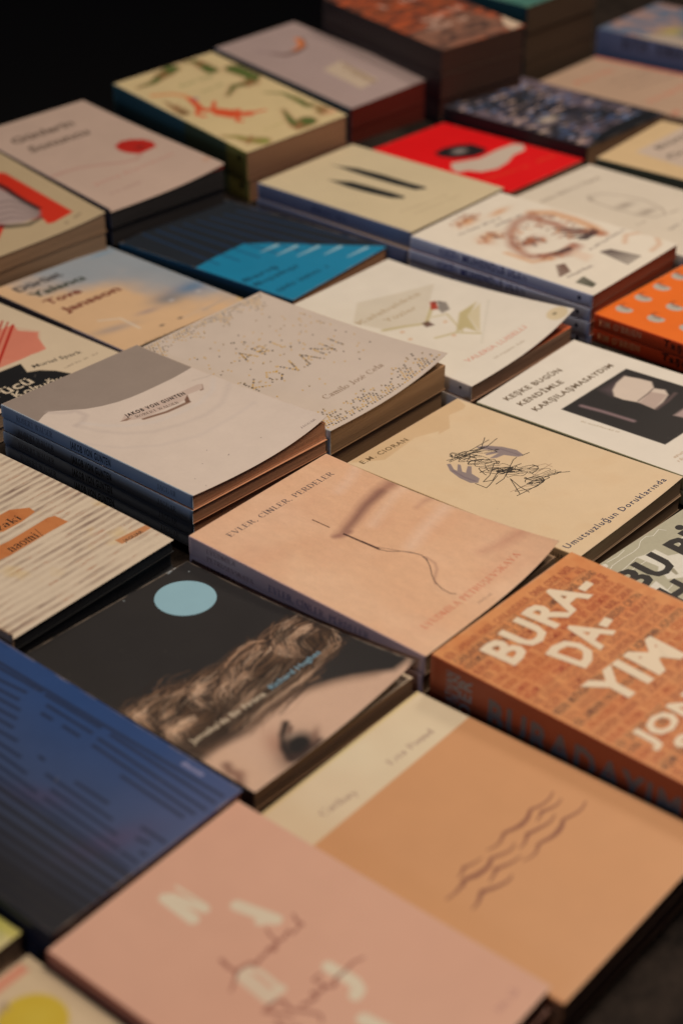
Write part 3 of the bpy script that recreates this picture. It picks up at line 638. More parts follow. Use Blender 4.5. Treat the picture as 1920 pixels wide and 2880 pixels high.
for P in [[(49.3, 52),(63.8, 58.3),(84, 62),(100, 60.3)], [(49.4, 54),(74.5, 56.2),(94.1, 57)], [(95.2, 52.7),(81.8, 59.4),(68.9, 58.8),(48.8, 55.1)], [(69.9, 63.7),(58.3, 60.8),(59.6, 51.5),(75.2, 62.7)], [(97, 90.6),(90.2, 89)],
          [(78.2, 118.8),(85.3, 122.7),(92, 128.4)], [(75.2, 118.7),(83.1, 122.9),(88.1, 123.6),(79.8, 119.7)], [(39.9, 119),(52.3, 120.8),(67.9, 122.3),(69.6, 117.2)], [(43.5, 118.9),(56.7, 101.8),(51.7, 113.3),(49.5, 122.7)], [(35.4, 87),(35.3, 96.5),(40, 95.9),(54.7, 92.4)],
          [(68.3, 80.1),(51.1, 88.1),(40.8, 89.9),(46.9, 93.7),(58.4, 89.8)], [(57.5, 90.4),(69.9, 92.7),(79.7, 95.5)], [(43.8, 98.6),(53.8, 98.4),(80.9, 87.8),(85.3, 87.6)]]:
    c.pen(P, SK, .6)
for P in [[(83.3, 105.3),(90.5, 108.6),(89.9, 115)], [(69.5, 111.9),(82.4, 111.3),(93.4, 112)], [(41.4, 112.3),(53.1, 115),(60.7, 120.5)]]: c.pen(P, (150, 110, 90), .25)
c.text('Umutsuzluğun Doruklarında', (4.2, 184.2), (123.5, 188.4), 5.0, (34, 44, 72), bold=.02, track=1.25)
for p in [(71.7, 39.8), (16.7, 118.9), (74, 148.5), (59.4, 129.3), (8.1, 138)]: c.blob(p[0], p[1], .5, .35, (185, 150, 115), .7, soft=.4)
c.grain(20, .03); c.grain(1.5, .02)
sp('cioran', 's', 'JAGUAR', (168.1, 7.2), (183.4, 7.6), 4.0, (110, 86, 70), 'sans')
stack('cioran', Q['cioran'], 2, .0118, c, LF['cioran'], 'pale yellow paperback with two grey hands in a black scribble', block=(.50, .38, .27), spine_c=(200, 160, 118), block_lift=.3,
      under='cream-spined paperback below the scribbled hands book', group='copies of the scribbled hands book')

#---- keske
LF['keske'] = [(.5, 2, 1)]
c = Cover(QW['keske'], QL['keske'], .7, (220, 203, 182), 51)
OL = (138, 116, 92)
OL = (112, 90, 70)
c.text('KEŞKE BUGÜN', (17, 17.5), (84.5, 22.9), 5.4, OL, bold=.045, track=1.15)
c.text('KENDİMLE', (16.4, 30.4), (68.6, 34.7), 5.4, OL, bold=.045, track=1.15)
c.text('KARŞILAŞMASAYDIM', (16.4, 43.9), (115.9, 50.1), 5.4, OL, bold=.045, track=1.15)
c.poly([(30.2, 56.6),(117.7, 60),(120.3, 151.6),(31.3, 145.5)], (40, 36, 35), 1, .5)
c.poly([(75, 63.5),(106.5, 65.4),(89.8, 74.2),(72.1, 76.6)], (84, 66, 66), .8, 4)
c.poly([(80.5, 70.7),(92.5, 66.8),(106, 65.7),(109.1, 76.6),(110.5, 87.1),(102.1, 94.2),(105, 102.3),(99.7, 108.1),(86.1, 111.3),(73.7, 111.7),(75.8, 98.1),(72.1, 85),(72.5, 77.1)], (205, 178, 158), 1, 1)
c.poly([(75.1, 97.1),(95.7, 94.5),(99.3, 107.6),(73.7, 111.7)], (170, 140, 126), .8, 1.2)
c.stroke([(76.9, 95.3),(92.7, 94.9),(101.2, 94)], (90, 70, 64), 1, .8, .6)
c.stroke([(44.4, 65.8),(46.5, 82.8),(47.9, 108.7)], (138, 108, 106), 2.8, .85, 1.4)
c.stroke([(74.4, 112.6),(90.5, 112.8),(105.3, 111.1)], (98, 76, 72), 2, .8, 1.2)
c.poly([(73.8, 128),(93.3, 128.9),(96.2, 140.8),(76, 138.8)], (170, 140, 130), .9, 1.5)
c.smudge((23.1, 78.8), (25.9, 110.6), 1.8, (165, 140, 110), .7)
c.smudge((19.2, 160.9), (44, 163.6), 2.4, (170, 130, 96), .8); c.smudge((16.2, 165.8), (46.5, 168.6), 2.4, (170, 130, 96), .8)
c.grain(22, .03)
stack('keske', Q['keske'], 2, .0115, c, LF['keske'], 'white paperback with a black photo panel of a pale cup', block=(.5, .4, .3), spine_c=(130, 118, 84),
      under='white paperback under the black photo panel book', group='copies of the black photo panel book')

#---- valeria
LF['valeria'] = [(17, 3, 1.8)]
c = Cover(QW['valeria'], QL['valeria'], .7, (218, 197, 176), 61)
c.poly([(50.5, 36.7),(120, 63.1),(60.5, 100.7),(28.8, 85.8),(19.6, 59)], (204, 182, 158), .9, 1)
c.text('Kalabalıkta', (21.4, 65.1), (98.2, 66.9), 6.2, (176, 146, 112)); c.text('Yüzler', (39.4, 78.7), (75.9, 81.5), 6.2, (176, 146, 112))
EN = (184, 160, 112)
c.stroke([(26.5, 85.3),(43, 93.3),(59.2, 103.4),(85.2, 88.4)], EN, 2.6, .9, 1.2)
c.poly([(62.4, 131.8),(90.6, 113),(113.6, 113.3),(89.4, 123),(74, 144.6),(73.4, 132.9)], EN, .95, 1.2)
c.poly([(91.1, 120.8),(112.8, 117.3),(74.1, 147)], (200, 176, 138), .9, 1)
c.stroke([(44.4, 124.9),(62.4, 131.8),(73, 147.8)], EN, 2, .8, 1); c.stroke([(120.6, 120.3),(61.5, 158.2)], (205, 186, 165), 1.6, .8, 1)
c.stroke([(71.2, 100.4),(82.8, 106.1),(67, 134.6)], EN, 1.6, .7, 1)
c.poly([(90.9, 81.6),(95.5, 84.3),(85.3, 95.5),(80.3, 91.4)], (168, 62, 44), 1, .8); c.poly([(96.7, 85.9),(99, 92.5),(90.9, 103),(81.5, 102.2),(85, 95.2)], (138, 122, 110), 1, .9)
c.stroke([(91.6, 84.9),(95.9, 88.2)], (60, 40, 36), 1.5, .9, .7)
c.poly([(56.7, 100.5),(63.3, 101.8),(61.6, 110.6),(53.8, 107.8)], (90, 50, 40), .9, .8)
for p in [(34.6, 98.5), (71.2, 113.7), (57.5, 133.4), (29.3, 111.1)]: c.blob(p[0], p[1], 2.0, 1.6, (205, 150, 110), .8, soft=.6)
c.blob(*(125.8, 185), 8.5, 8.5, (206, 176, 136), .9, soft=.12); c.blob(*(125, 183.2), 1.6, 1.6, (100, 86, 62), .9, soft=.6)
c.text('VALERIA LUISELLI', (29.1, 169.7), (100.7, 174.2), 5.2, (208, 150, 128), bold=.02)
c.smudge((47.8, 181.9), (82.9, 184.5), 2.6, (170, 145, 122), .7)
c.grain(22, .03)
sp('valeria', 'dot', '', (185, 4.5), None, 2.6, (60, 50, 44)); sp('valeria', 's', 'VALERIA LUISELLI', (40, 9), (100, 9), 5, (140, 90, 76)); 
stack('valeria', Q['valeria'], 2, .0128, c, LF['valeria'], 'white paperback with faint olive envelope drawings and a lifted corner over an orange endpaper', block=(.55, .36, .26), spine_c=(188, 166, 150), block_lift=.05, endpaper=(205, 92, 48),
      under='white paperback under the olive envelope book', group='copies of the olive envelope book')

#---- jamaika
LF['jamaika'] = [(11.5, 2.6, 2.2), (1, 1, 1)]
c = Cover(QW['jamaika'], QL['jamaika'], .5, (40, 36, 35), 71)
hair = [(-0.9, 92),(10.8, 90.7),(25.5, 89.8),(41.3, 92.7),(50.9, 92.6),(61.4, 94.8),(70, 99.2),(84, 98.3),(101.8, 95.8),(118.4, 94.6),(132.2, 98),(134.9, 114.5),(134.4, 128.3),(122.5, 137.9),(108.2, 139.8),(94.7, 139.7),(72.7, 143.1),(52.8, 143.4),(30.5, 143.6),(6.2, 146.3),(-4.5, 139.1),(-3.2, 110.2)]
c.poly(hair, (66, 48, 38), .85, 5); c.poly(hair, (104, 74, 54), .8, 5, 12)
skin = [(137.3, 184.8),(125.3, 183.1),(117, 174),(108.3, 165.1),(98.9, 158.5),(86.1, 151.9),(73.4, 146.9),(60.8, 145),(47.7, 148.2),(36.1, 150.2),(25, 148.9),(14, 147.6),(6.3, 147.7),(-1.7, 149.7),(-8, 169.2),(-9.5, 193.5),(20.7, 202.1),(126.7, 193.4)]
c.poly(skin, (204, 160, 132), 1, 3)
rh = random.Random(8)
def lock(P, n, spread, cols, wd, a):
    P = np.array(P, float)
    for k in range(n):
        o = np.array([rh.gauss(0, spread), rh.gauss(0, spread)]); ph_ = rh.uniform(0, 6); am = rh.uniform(.3, 1.6); Q2 = []
        t0 = rh.uniform(0, .45); t1 = rh.uniform(.55, 1)
        for j in range(14):
            t = (t0+(t1-t0)*j/13)*(len(P)-1); i = min(int(t), len(P)-2); f = t-i; p = P[i]*(1-f)+P[i+1]*f
            Q2.append(p+o+np.array([math.sin(j*.7+ph_), math.cos(j*.6+ph_)])*am)
        c.stroke(Q2, rh.choice(cols), rh.uniform(*wd), rh.uniform(*a), .35, (1, .4))
LT = [(204, 158, 126), (184, 138, 106), (160, 116, 86), (222, 180, 148)]; MD = [(116, 80, 58), (100, 70, 52), (130, 92, 68)]; DK = [(44, 34, 30), (56, 42, 35), (38, 31, 29)]
locks = [([(133.6, 99.9),(122.7, 98.7),(109.2, 105.5),(102.4, 117.3),(104.4, 127.9)], 30, 2.6), ([(133.5, 114.2),(125.9, 110),(113.1, 110.7),(105.8, 123.5),(106.3, 133.8)], 34, 3),
  ([(132.8, 125.8),(126.4, 135.2),(113.7, 138),(100.1, 137.8)], 22, 3), ([(104.4, 99.7),(97.5, 95.1),(87.1, 94.6),(72, 98.8),(60.3, 95.9)], 14, .9),
  ([(103.2, 100.8),(92.9, 106.5),(80.7, 107.8),(67.5, 107.9),(53.9, 111.7),(41.5, 119.2)], 44, 4), ([(61.7, 100.9),(47.9, 100.3),(37.9, 104),(35.2, 114.5),(44.2, 119.6)], 40, 3.4),
  ([(75.8, 106.2),(68.4, 114.8),(55.6, 119.3),(48.8, 130.5),(35.4, 138.8)], 40, 4.4), ([(42.8, 95.9),(31.1, 93.5),(19.1, 98.8),(10.3, 112.5),(8.4, 126)], 40, 4),
  ([(25.7, 92.7),(12.3, 92.4),(1.5, 93.4),(-1.8, 111.8),(-1, 128)], 40, 4), ([(26.3, 120.3),(16.7, 116),(4.3, 118.7),(1.8, 131.2),(4.2, 145.3)], 36, 3.4),
  ([(91.3, 125.9),(73.7, 130),(60.2, 130.4),(45.7, 135),(26.2, 138.7)], 44, 4.4), ([(105, 128.8),(88.6, 134.5),(71.2, 138.3),(54.6, 140.2)], 34, 4), ([(104.8, 141.3),(90, 142.4),(70, 142.5),(52.8, 143.4),(28, 145.9)], 26, 2.6)]
for P, n, sg in locks:
    lock(P, int(n*1.1), sg*1.5, DK, (.4, 1.4), (.35, .7)); lock(P, int(n*2.0), sg*1.5, MD, (.25, .7), (.3, .6)); lock(P, int(n*.8), sg*.9, LT, (.3, .8), (.35, .8)); lock(P, int(n*1.1), sg*1.3, DK, (.3, 1.0), (.5, .9)); lock(P, int(n*.4), sg*.6, LT, (.3, .6), (.5, .9))
for p, rx, ry, rt_ in [((126.9, 111.5), 6, 2.6, -.5), ((103.1, 115.1), 4, 5, .4), ((46.3, 102.7), 3.4, 5, .5), ((14.4, 119.9), 6, 3, -.6), ((5.7, 96.9), 3, 2.4, 0), ((8.9, 116.2), 3, 5, .3), ((62.2, 113), 3, 5, .7), ((73.2, 114.9), 3, 4, .6)]:
    c.blob(p[0], p[1], rx, ry, (206, 160, 128), .42, rt_, soft=2)
    for _ in range(9): lock([(p[0]-rx*.9, p[1]-ry), (p[0], p[1]+rh.uniform(-1, 1)), (p[0]+rx*.8, p[1]+ry)], 2, ry*.5, LT+DK, (.2, .4), (.3, .6))
hot = sum(a_*np.exp(-((c.U-q_[0])**2+(c.V-q_[1])**2)/(2*sg_*sg_)) for q_, sg_, a_ in [((127.6, 110.8), 7, 1), ((103.1, 115.1), 7, 1), ((99.6, 99.4), 7, .8), ((82.7, 102.8), 8, .5), ((45.4, 104.4), 9, 1), ((13.7, 119.1), 10, 1), ((5, 96.1), 8, .9), ((66.1, 109.2), 9, .55), ((56.3, 134), 9, .3), ((115.3, 130.4), 6, .25)])
hm = Cover(QW['jamaika'], QL['jamaika'], .5, (40, 36, 35), 71); hm.C[:] = 0;
hm.poly(hair, (255, 255, 255), 1, 5); msk = np.clip(hm.C[..., 0]/.86, 0, 1)
c.C = c.C*(1-msk+msk*(.34+.78*np.clip(hot+.35*(vnoise(c.U, c.V, 9, 77)-.4), 0, 1)))[..., None]
for _ in range(34):
    a0 = rh.choice([((131.4, 98.7), (115.5, 94.1), (101.8, 95.8)), ((103.7, 98.8), (90.3, 93.9), (70, 99.2)), ((74.2, 101.4), (60.7, 94), (42.8, 95.9)), ((44.1, 94.6), (29.5, 88.8), (10.2, 91.4)), ((104.7, 147.4), (86, 143), (62, 143.8)), ((50.2, 145.8), (33.3, 146.9), (15.2, 146.5))]); o = np.array([rh.gauss(0, 2.2), rh.gauss(0, 2.2)])
    c.stroke(sm([np.array(p)+o+np.array([rh.gauss(0, 1.2), rh.gauss(0, 1.2)]) for p in a0]), rh.choice([(150, 108, 82), (110, 78, 58), (84, 60, 46), (60, 44, 36)]), .32, rh.uniform(.3, .75), .25)
c.stroke(sm([(103.9, 99.4), (97.8, 94.8), (87.4, 94.3), (76.5, 96.8), (70, 99.2)]), (170, 124, 94), .8, .8, .4)
c.poly([(0.1, 126.8),(10.5, 128.4),(22.4, 139.4),(12.4, 143.2),(0.9, 142.7),(-2.2, 136.7)], (60, 44, 36), .75, 4)
c.stroke([(7.5, 146.5),(20.4, 147.4),(34.9, 151.3),(51.6, 147.5),(66.1, 146.1),(85.4, 152.5),(101.7, 162),(117, 175.4)], (110, 78, 60), 4, .5, 3.5)
# the eye, brow and nostril
c.blob(*(38.3, 170.9), 9, 15, (164, 112, 90), .7, .5, soft=2); c.blob(*(39.4, 183.7), 19, 12, (74, 48, 40), .9, -.5, soft=2)
c.stroke([(54.7, 161.9),(46.1, 167.4),(38.2, 175.9),(34.2, 185)], (42, 29, 26), 4.0, 1, 1.6); c.stroke([(54, 166.4),(47.1, 171.2),(41.7, 177.6)], (96, 66, 54), 2.2, .9, 1)
c.blob(*(49.4, 173.9), 6, 4, (206, 168, 142), .9, .5, soft=1.2); c.blob(*(45.6, 180.7), 10.5, 8.5, (24, 22, 23), 1, -.5, soft=.4)
c.stroke([(34.4, 184),(40.9, 188),(55.3, 186.6)], (52, 34, 30), 4.5, .95, 2.2); c.blob(*(57.7, 181.7), 8, 3, (120, 82, 66), .75, -.6, soft=1.5)
c.stroke([(6.9, 161.9),(4.5, 166.5),(5.3, 172.3),(0.2, 178.5)], (112, 72, 58), 5, .85, 2.4); c.blob(*(7.1, 171.9), 4, 5, (150, 104, 84), .5, 0, soft=2)
cc = (106.1, 29.8); ra = (math.dist((92.4, 16.1), (120.4, 43.3)))/2
c.shape([(cc[0]+ra*math.cos(k*math.pi/32), cc[1]+ra*math.sin(k*math.pi/32)) for k in range(64)], (140, 168, 174))
c.text("Jamaika'da Bir Fırtına", (7.6, 135.3), (66.7, 136.1), 4.2, (196, 170, 142), bold=.025)
c.text('Richard Hughes', (72.2, 135.3), (115.4, 135.2), 4.2, (118, 146, 156), bold=.02)
c.smudge((118.7, 1.8), (126.7, 0.3), 2.6, (150, 150, 150), .9); 
for p in [(136.6, -6.9), (129, 9.9), (78.6, 3.1)]: c.blob(p[0], p[1], .5, .5, (170, 170, 165), .8, soft=.4)
c.grain(2, .03)
stack('jamaika', Q['jamaika'], 2, .0140, c, LF['jamaika'], 'black paperback with a pale blue disc above wavy hair and an eye, corner lifting', block=(.60, .40, .26), spine_c=(44, 40, 40), block_lift=.03, endpaper=(214, 180, 148),
      under='copy of the blue disc and eye book', group='copies of the blue disc and eye book')

#---- naomi
LF['naomi'] = [(-3.0, 0, 3)]
c = Cover(QW['naomi'], QL['naomi'], .5, (208, 180, 152), 81)
c.grain(18, .05)
pitch = abs((48.4, 184.7)[1]-(51.2, 173.3)[1]); v0 = (9.5, 183.2)[1]; n1 = vnoise(c.U, c.V, 34, 5, 4, 14); n2 = vnoise(c.U, c.V, 16, 6, 4, 2.4)
pitch = 6.1
for k in range(0, 40):
    v = c.l-5.5-k*pitch
    if v < 3: break
    b = np.clip(1-np.abs(c.V-v+(n2-.5)*.8)/2.05, 0, 1)**.5
    m = np.clip((n1-.22)*2.2, .25, 1)*(1-.55*np.clip((c.V-(c.l-46))/40, 0, 1)*np.clip((c.U-75)/30, 0, 1))
    c.mix(b*m*.8, (164, 134, 112))
    c.mix(b*np.clip((n2-.46)*5, 0, 1)*m*.8, (116, 86, 74))
c.wash((208, 166, 96), 18, .62, .8, .35, 4)
OR = (190, 112, 62)
c.poly([(66.6, 99.2),(75.8, 88.6),(91.9, 88.9),(101.9, 97),(100.9, 103.6),(87.6, 105.8),(71.7, 105.4)], OR, 1, .3); c.poly([(50.3, 114.7),(67.6, 116.1),(101.3, 115),(105.8, 116.9),(106.7, 128.6),(93.2, 128.2),(56.3, 128.7),(42.3, 126.8)], OR, 1, .3)
c.poly([(111.1, 166.5),(131.5, 168.7),(140, 169.6),(139.9, 174.4),(123.2, 174.1),(111.3, 172.9)], (186, 120, 76), 1, .3)
c.wash((168, 88, 44), 8, .5, .75, .4, 11, None, (np.abs(c.C[..., 0]-ph(*OR)[0]) < .02)*1.0)
c.text('Tanizaki', (48.9, 102), (90.1, 103.5), 7.0, (44, 34, 28), 'serif'); c.text('naomi/', (59.8, 127.2), (87.4, 127.3), 8.2, (38, 30, 26), 'serif')
c.text('JAGUAR', (113.8, 173.3), (129.9, 174), 2.9, (60, 46, 38), bold=.01)
c.grain(1.2, .05)
stack('naomi', Q['naomi'], 4, .0118, c, LF['naomi'], 'paperback with sepia brushed stripes and three torn orange paper labels', block=(.035, .042, .052), spine_c=(150, 112, 84), block_lift=0,
      under='black-edged paperback under the sepia striped book', group='copies of the sepia striped book')

#---- blue
LF['blue'] = [(1.5, 2, 0)]
c = Cover(QW['blue'], QL['blue'], .6, (54, 82, 128), 91)
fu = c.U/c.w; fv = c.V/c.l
c.C = ph(36, 62, 104)*np.ones_like(c.C); c.mix(np.clip((.95-fu)*1.5, 0, 1), (58, 66, 88)); c.mix(np.clip((.5-fu)*2.6, 0, 1), (28, 28, 32)); c.mix(np.clip((fv-.72)*2.4, 0, 1)*np.clip(fu*2-.4, 0, 1)*.5, (98, 96, 120));  # printed blue-to-dark gradient, with some shade painted into the dark spine side
c.blob(*(64.2, 175.3), 26, 10, (78, 58, 82), .5, .4, soft=2); c.blob(*(61, 121.5), 22, 8, (66, 52, 76), .5, 1.2, soft=2)
BAR = (26, 34, 54)
for a, b in [((119.4, 11.7), (123.6, 195.1)), ((116.1, 15.6), (118.2, 57.8)), ((117.8, 61.7), (118.9, 105.8)), ((118.6, 114.8), (117.4, 195.2)), ((112.3, 69.5), (112.8, 105.4)), ((112, 112), (110.4, 195.1)), ((105.8, 72.3), (106, 80.1)), ((106.4, 89.4), (106.4, 101.9)), ((106.4, 113.8), (104.5, 192.7)), ((108.6, 24.5), (111.9, 51.4)), ((103.1, 31.1), (105.1, 53)), ((97.9, 37.4), (99.6, 60.2)), ((91.9, 44.5), (93.6, 64.5)), ((86.4, 51.1), (87.5, 68.8)), ((80.3, 58.4), (81.6, 78.8)), ((74.2, 65.7), (74.4, 90.1)), ((68.7, 72.3), (67.8, 102.4)), ((62.5, 79.7), (61.7, 117.6)), ((99.6, 143.2), (99.1, 190)), ((80.4, 128.3), (80.7, 152.6)), ((74.4, 111.7), (73.8, 163)), ((68.2, 122.8), (67.8, 172.9)), ((61.7, 125.1), (61.4, 180.9)), ((56.2, 87.3), (55.1, 194.9)), ((79.9, 179.5), (80.1, 195.9)), ((72.9, 183.3), (74, 190.5)), ((60.9, 184.9), (61.1, 195.2)), ((67.3, 191.8), (67.5, 194.7)), ((81.4, 98.2), (81.1, 101.8))]:
    c.stroke([a, b], BAR, 1.7, .85, .5)
for k in range(9):
    c.stroke([aff(-60, 690+k*86-k*k*1, 112.2, 28.7, 0.05960, -0.08320, 0.06910, 0.09870), aff(745-k*58, 1262+k*34, 112.2, 28.7, 0.05960, -0.08320, 0.06910, 0.09870)], (24, 25, 32), 2.2, .85, .6)
c.smudge((126.8, 161.3), (127.1, 176.5), 3.0, (150, 140, 165), .9)
c.grain(10, .05)
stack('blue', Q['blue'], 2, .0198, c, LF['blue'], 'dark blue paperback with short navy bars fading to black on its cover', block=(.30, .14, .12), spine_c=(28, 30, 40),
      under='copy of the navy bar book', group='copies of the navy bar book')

#---- nadja
LF['nadja'] = [(2.0, 3, 2)]
c = Cover(QW['nadja'], QL['nadja'], .6, (208, 152, 124), 101)
CR = (212, 190, 160); MR = (136, 74, 62)
S3 = lambda P, w_: c.stroke(P, CR, w_*.86, 1, .25)
S3([(61.1, 19.8),(60, 39.8)], 7); S3([(63.8, 21.5),(68.5, 39.8)], 4.6); S3([(70.2, 18.6),(70.7, 38.8)], 1.6)
S3([(80.4, 50.5),(85.6, 71.1)], 7.5); S3([(79.5, 66),(85.7, 71.5)], 5); S3([(83.5, 62.5),(80.2, 66.5)], 5)
S3([(49.3, 82.1),(47.6, 100.2)], 8); S3([(47.6, 100.2),(54.9, 101.7)], 5.5); S3([(54.9, 101.7),(56.4, 87.8),(54.3, 82.2),(49.6, 81.8)], 2.8)
S3([(79.4, 110.3),(79.2, 113.8)], 7); S3([(80, 117.1),(79.9, 126),(77.8, 130.1),(74.3, 131)], 7)
S3([(65.8, 143.2),(67.1, 156.1)], 8); S3([(64.8, 153.3),(63.9, 157.8)], 6)
HW = lambda P, w_: c.stroke(sm(P), MR, w_*.64, 1, .3, (1.2, .7))
HW([(49.8, 68.3),(48.7, 74),(48.8, 78.5),(44, 81.9),(38.9, 84.6)], 2.2); HW([(48.6, 78.7),(52.8, 78.9),(57.7, 80.5),(57.9, 82.7),(63.1, 81.8),(66.3, 82.1),(69.2, 81),(73, 81.7),(75.6, 80.9),(76.3, 76.2),(78.1, 72)], 2.0)
HW([(69.2, 81),(70.8, 83.6),(75.2, 81.2),(79.3, 82.2),(84, 80.7),(84.3, 83.5),(90.4, 82.8)], 2.0); HW([(91.5, 83.4),(91.8, 79),(93.8, 75.7)], 1.8)
HW([(40.2, 104.4),(46.5, 104.7),(50, 107.5),(48.7, 112.5),(52.5, 119.9),(54.8, 125.6),(52.5, 128.6)], 2.3); HW([(40.3, 105.2),(43.8, 110.9),(45.5, 117.2)], 2.3)
HW([(54, 115.7),(58.8, 117.4),(62.4, 117.3),(62.4, 114.4),(66.8, 117.5),(69.6, 114.1),(68.6, 110),(73.9, 110.4)], 2.0); HW([(68.6, 116),(72.3, 119.7),(76, 117.5),(82.6, 117.9),(88.7, 117.7),(94.1, 119.7)], 2.0)
HW([(39.5, 112.8),(38.9, 119.2),(43.3, 123.1),(42.2, 128.8)], 2.2)
c.smudge((109, 189.3), (127.4, 188.9), 4.2, (166, 112, 102), .8)
c.wash((200, 138, 110), 90, .3, .9, .35, 2); c.grain(50, .02)
stack('nadja', Q['nadja'], 3, .0112, c, LF['nadja'], 'salmon pink paperback with cream block letters and maroon handwriting in the foreground', block=(.20, .09, .07), spine_c=(150, 82, 62),
      under='pink-covered paperback below the maroon handwriting one', group='copies of the maroon handwriting book')

#---- cathay
LF['cathay'] = [(2.5, 2, 2), (-1.5, 0, 3)]
c = Cover(QW['cathay'], QL['cathay'], .6, (200, 138, 92), 111)
a_, b_ = (9.9, 36.6), (135.4, 38.9)
c.poly([(-5, -5), (c.w+5, -5), (c.w+5, (a_[1]+b_[1])/2), (-5, (a_[1]+b_[1])/2)], (216, 190, 155), 1, .3)
c.poly([(-5, -5), (c.w+5, -5), (c.w+5, 2.2), (-5, 2.2)], (206, 178, 124), 1, .5)
c.text('Cathay', (27, 27.4), (53.6, 30), 4.8, (150, 112, 98), 'serif'); c.text('Ezra Pound', (82.3, 29.4), (120.5, 30.6), 4.6, (150, 112, 98), 'serif')
WV = (126, 70, 54)
for P, w_ in [([(120, 111.2),(116.1, 112.5),(110.4, 112.8),(105.4, 111.7),(101.3, 110.1),(98.2, 111),(93.9, 112.5),(87.8, 112.7),(83, 111.5),(78.1, 109.7),(74.4, 110.5),(70.7, 111.6),(65.9, 111.5),(61.6, 110)], 1.5), ([(118.3, 117.9),(113.8, 118.7),(108.6, 117.6),(103.4, 115.6),(100.3, 116.5),(95.7, 117.7)], 1.2), ([(105.9, 122.2),(100.2, 123.3),(93.9, 122.2),(84.5, 119.5),(81.3, 120.8),(77.1, 122.2),(73.1, 122.3)], 1.3),
             ([(124.6, 129.2),(119.4, 130.7),(113.2, 130.2),(105.2, 128),(102.1, 129.5),(97.1, 130.6),(90.6, 130.5),(82.4, 128.3),(78.1, 130),(72.9, 130.7),(67.1, 129)], 1.5), ([(74.6, 118.2),(69.8, 119.4),(64.1, 117.9),(58, 115.4),(54.1, 117),(49.2, 117.4),(43.1, 116.5),(37, 114),(33.1, 115.4),(31.3, 115.2),(26.7, 115.7),(20.2, 115.1)], 1.7), ([(55.4, 111.2),(49.4, 110.3),(43.8, 108.3),(40.1, 109.7),(36.3, 110.5)], 1.1),
             ([(68.9, 126),(62.3, 125.2),(53.3, 121.8),(49.6, 123.1),(43.8, 124.5)], 1.3), ([(54.9, 130.4),(50.9, 131.3),(43.7, 129.5),(36, 125.7),(32.3, 126.9),(28.1, 128.6),(23.2, 129)], 1.5)]:
    m_ = len(P)//2; c.stroke(sm(P[:m_+1], 3), WV, w_*1.2, 1, .35, (.35, 1.1)); c.stroke(sm(P[m_:], 3), WV, w_*1.2, 1, .35, (1.1, .35))
c.wash((194, 130, 86), 90, .3, .9, .35, 2); c.grain(50, .02)
stack('cathay', Q['cathay'], 2, .0125, c, LF['cathay'], 'tan-orange paperback with brown wave strokes under a cream band', block=(.14, .09, .07), spine_c=(170, 100, 58),
      under='tan-orange paperback under the brown wave one', group='copies of the brown wave book')

#---- bura
LF['bura'] = [(1, 2, 1)]
c = Cover(QW['bura'], QL['bura'], .5, (206, 130, 76), 121)
c.wash((198, 112, 60), 14, .42, .7, .6, 1)
c.wash((184, 96, 50), 7, .5, .75, .35, 6)
rb = random.Random(3)
lines = ['BİR LAMBANIN NASIL CANLANDIRILIR, ÖRNEK ÇOCUK NASIL', 'CANLANDIRILIR ZAMANI SESİ NASIL CANLANDIRILIR...', 'KENDİMDEN ARDINDAN ÇOK GEÇMEDEN', 'BUNLARI ANLATMAK İSTEDİM AMACI GÜNDEN', 'BİR ŞEY DAHA SÖYLEDİ VE BIRAKTI.', 'SONRA YİNE DE HER ŞEYE RAĞMEN PEK BİR ŞEY', 'BUNUN İÇİNDE AÇIKLAMAMA AÇIKLAMAYA', 'ZAMAN SESİ NASIL CANLANDIRILIR', 'AKŞAM ÖĞLE YEMEĞİ', 'NE KADAR YAŞANIYORSA', 'HİÇBİR ŞEY GEÇMEDİ KENDİSİ', 'NEDEN MUTFAĞA GİDEN', 'SEN NEREDEN ÇIKTIN']
ra_, rb_ = (133.3, 11.5), (130.6, 77.9)
p9 = (rb_[1]-ra_[1])/9.6
RC = [(166, 66, 38), (110, 64, 46), (174, 78, 42), (98, 60, 46), (150, 64, 40), (160, 84, 52)]
k = 0; v = ra_[1]
while v < c.l-6:
    t_ = lines[k % len(lines)]; t2 = t_+' '+lines[(k*5+3) % len(lines)]; t2 = t2[:52] if k < 2 else t2[:58]
    u0 = (3.2, 7.6)[0]; u1 = c.w-8+rb.uniform(-4, 1.5); words = t2.split(' '); x = u0; col = rb.choice(RC); tot = len(t2); wch = (u1-u0)/tot
    for wd in words:
        if not wd: continue
        L2 = len(wd)*wch
        if rb.random() < .18: col = rb.choice(RC)
        c.text(wd, (x, v), (x+L2-.2, v), p9*.7, col, bold=rb.choice([0, .01, .025])); x += L2+wch
    c.stroke([(u0, v+.55), (u1, v+.75)], rb.choice(RC), .3, .8, .2)
    v += p9; k += 1
CRM = (220, 190, 158)
def big(t, a, b, top, bold):
    n = len(c.LV)
    h = abs(a[1]-top[1]); c.text(t, a, b, h, CRM, bold=bold, track=1.08)
    c.LV[-1][:, 2] += .12
big('BURA-', (23.1, 41.8), (121.5, 35.2), (24, 19.5), .05)
big('DA-', (47.8, 73.8), (98.4, 65.3), (47.7, 50.3), .05)
big('YIM', (30.8, 106.6), (97.3, 110.3), (39.2, 83.1), .05)
big('JONATHAN', (13.3, 139.8), (163.9, 147.4), (21.7, 126.6), .06)
big('SAFRAN', (22.7, 162.1), (133.5, 168.7), (31.9, 147.1), .06)
big('FOER', (34.8, 184.8), (128, 203.2), (43.6, 169.7), .06)
c.grain(4, .03)
PL = (136, 120, 108)
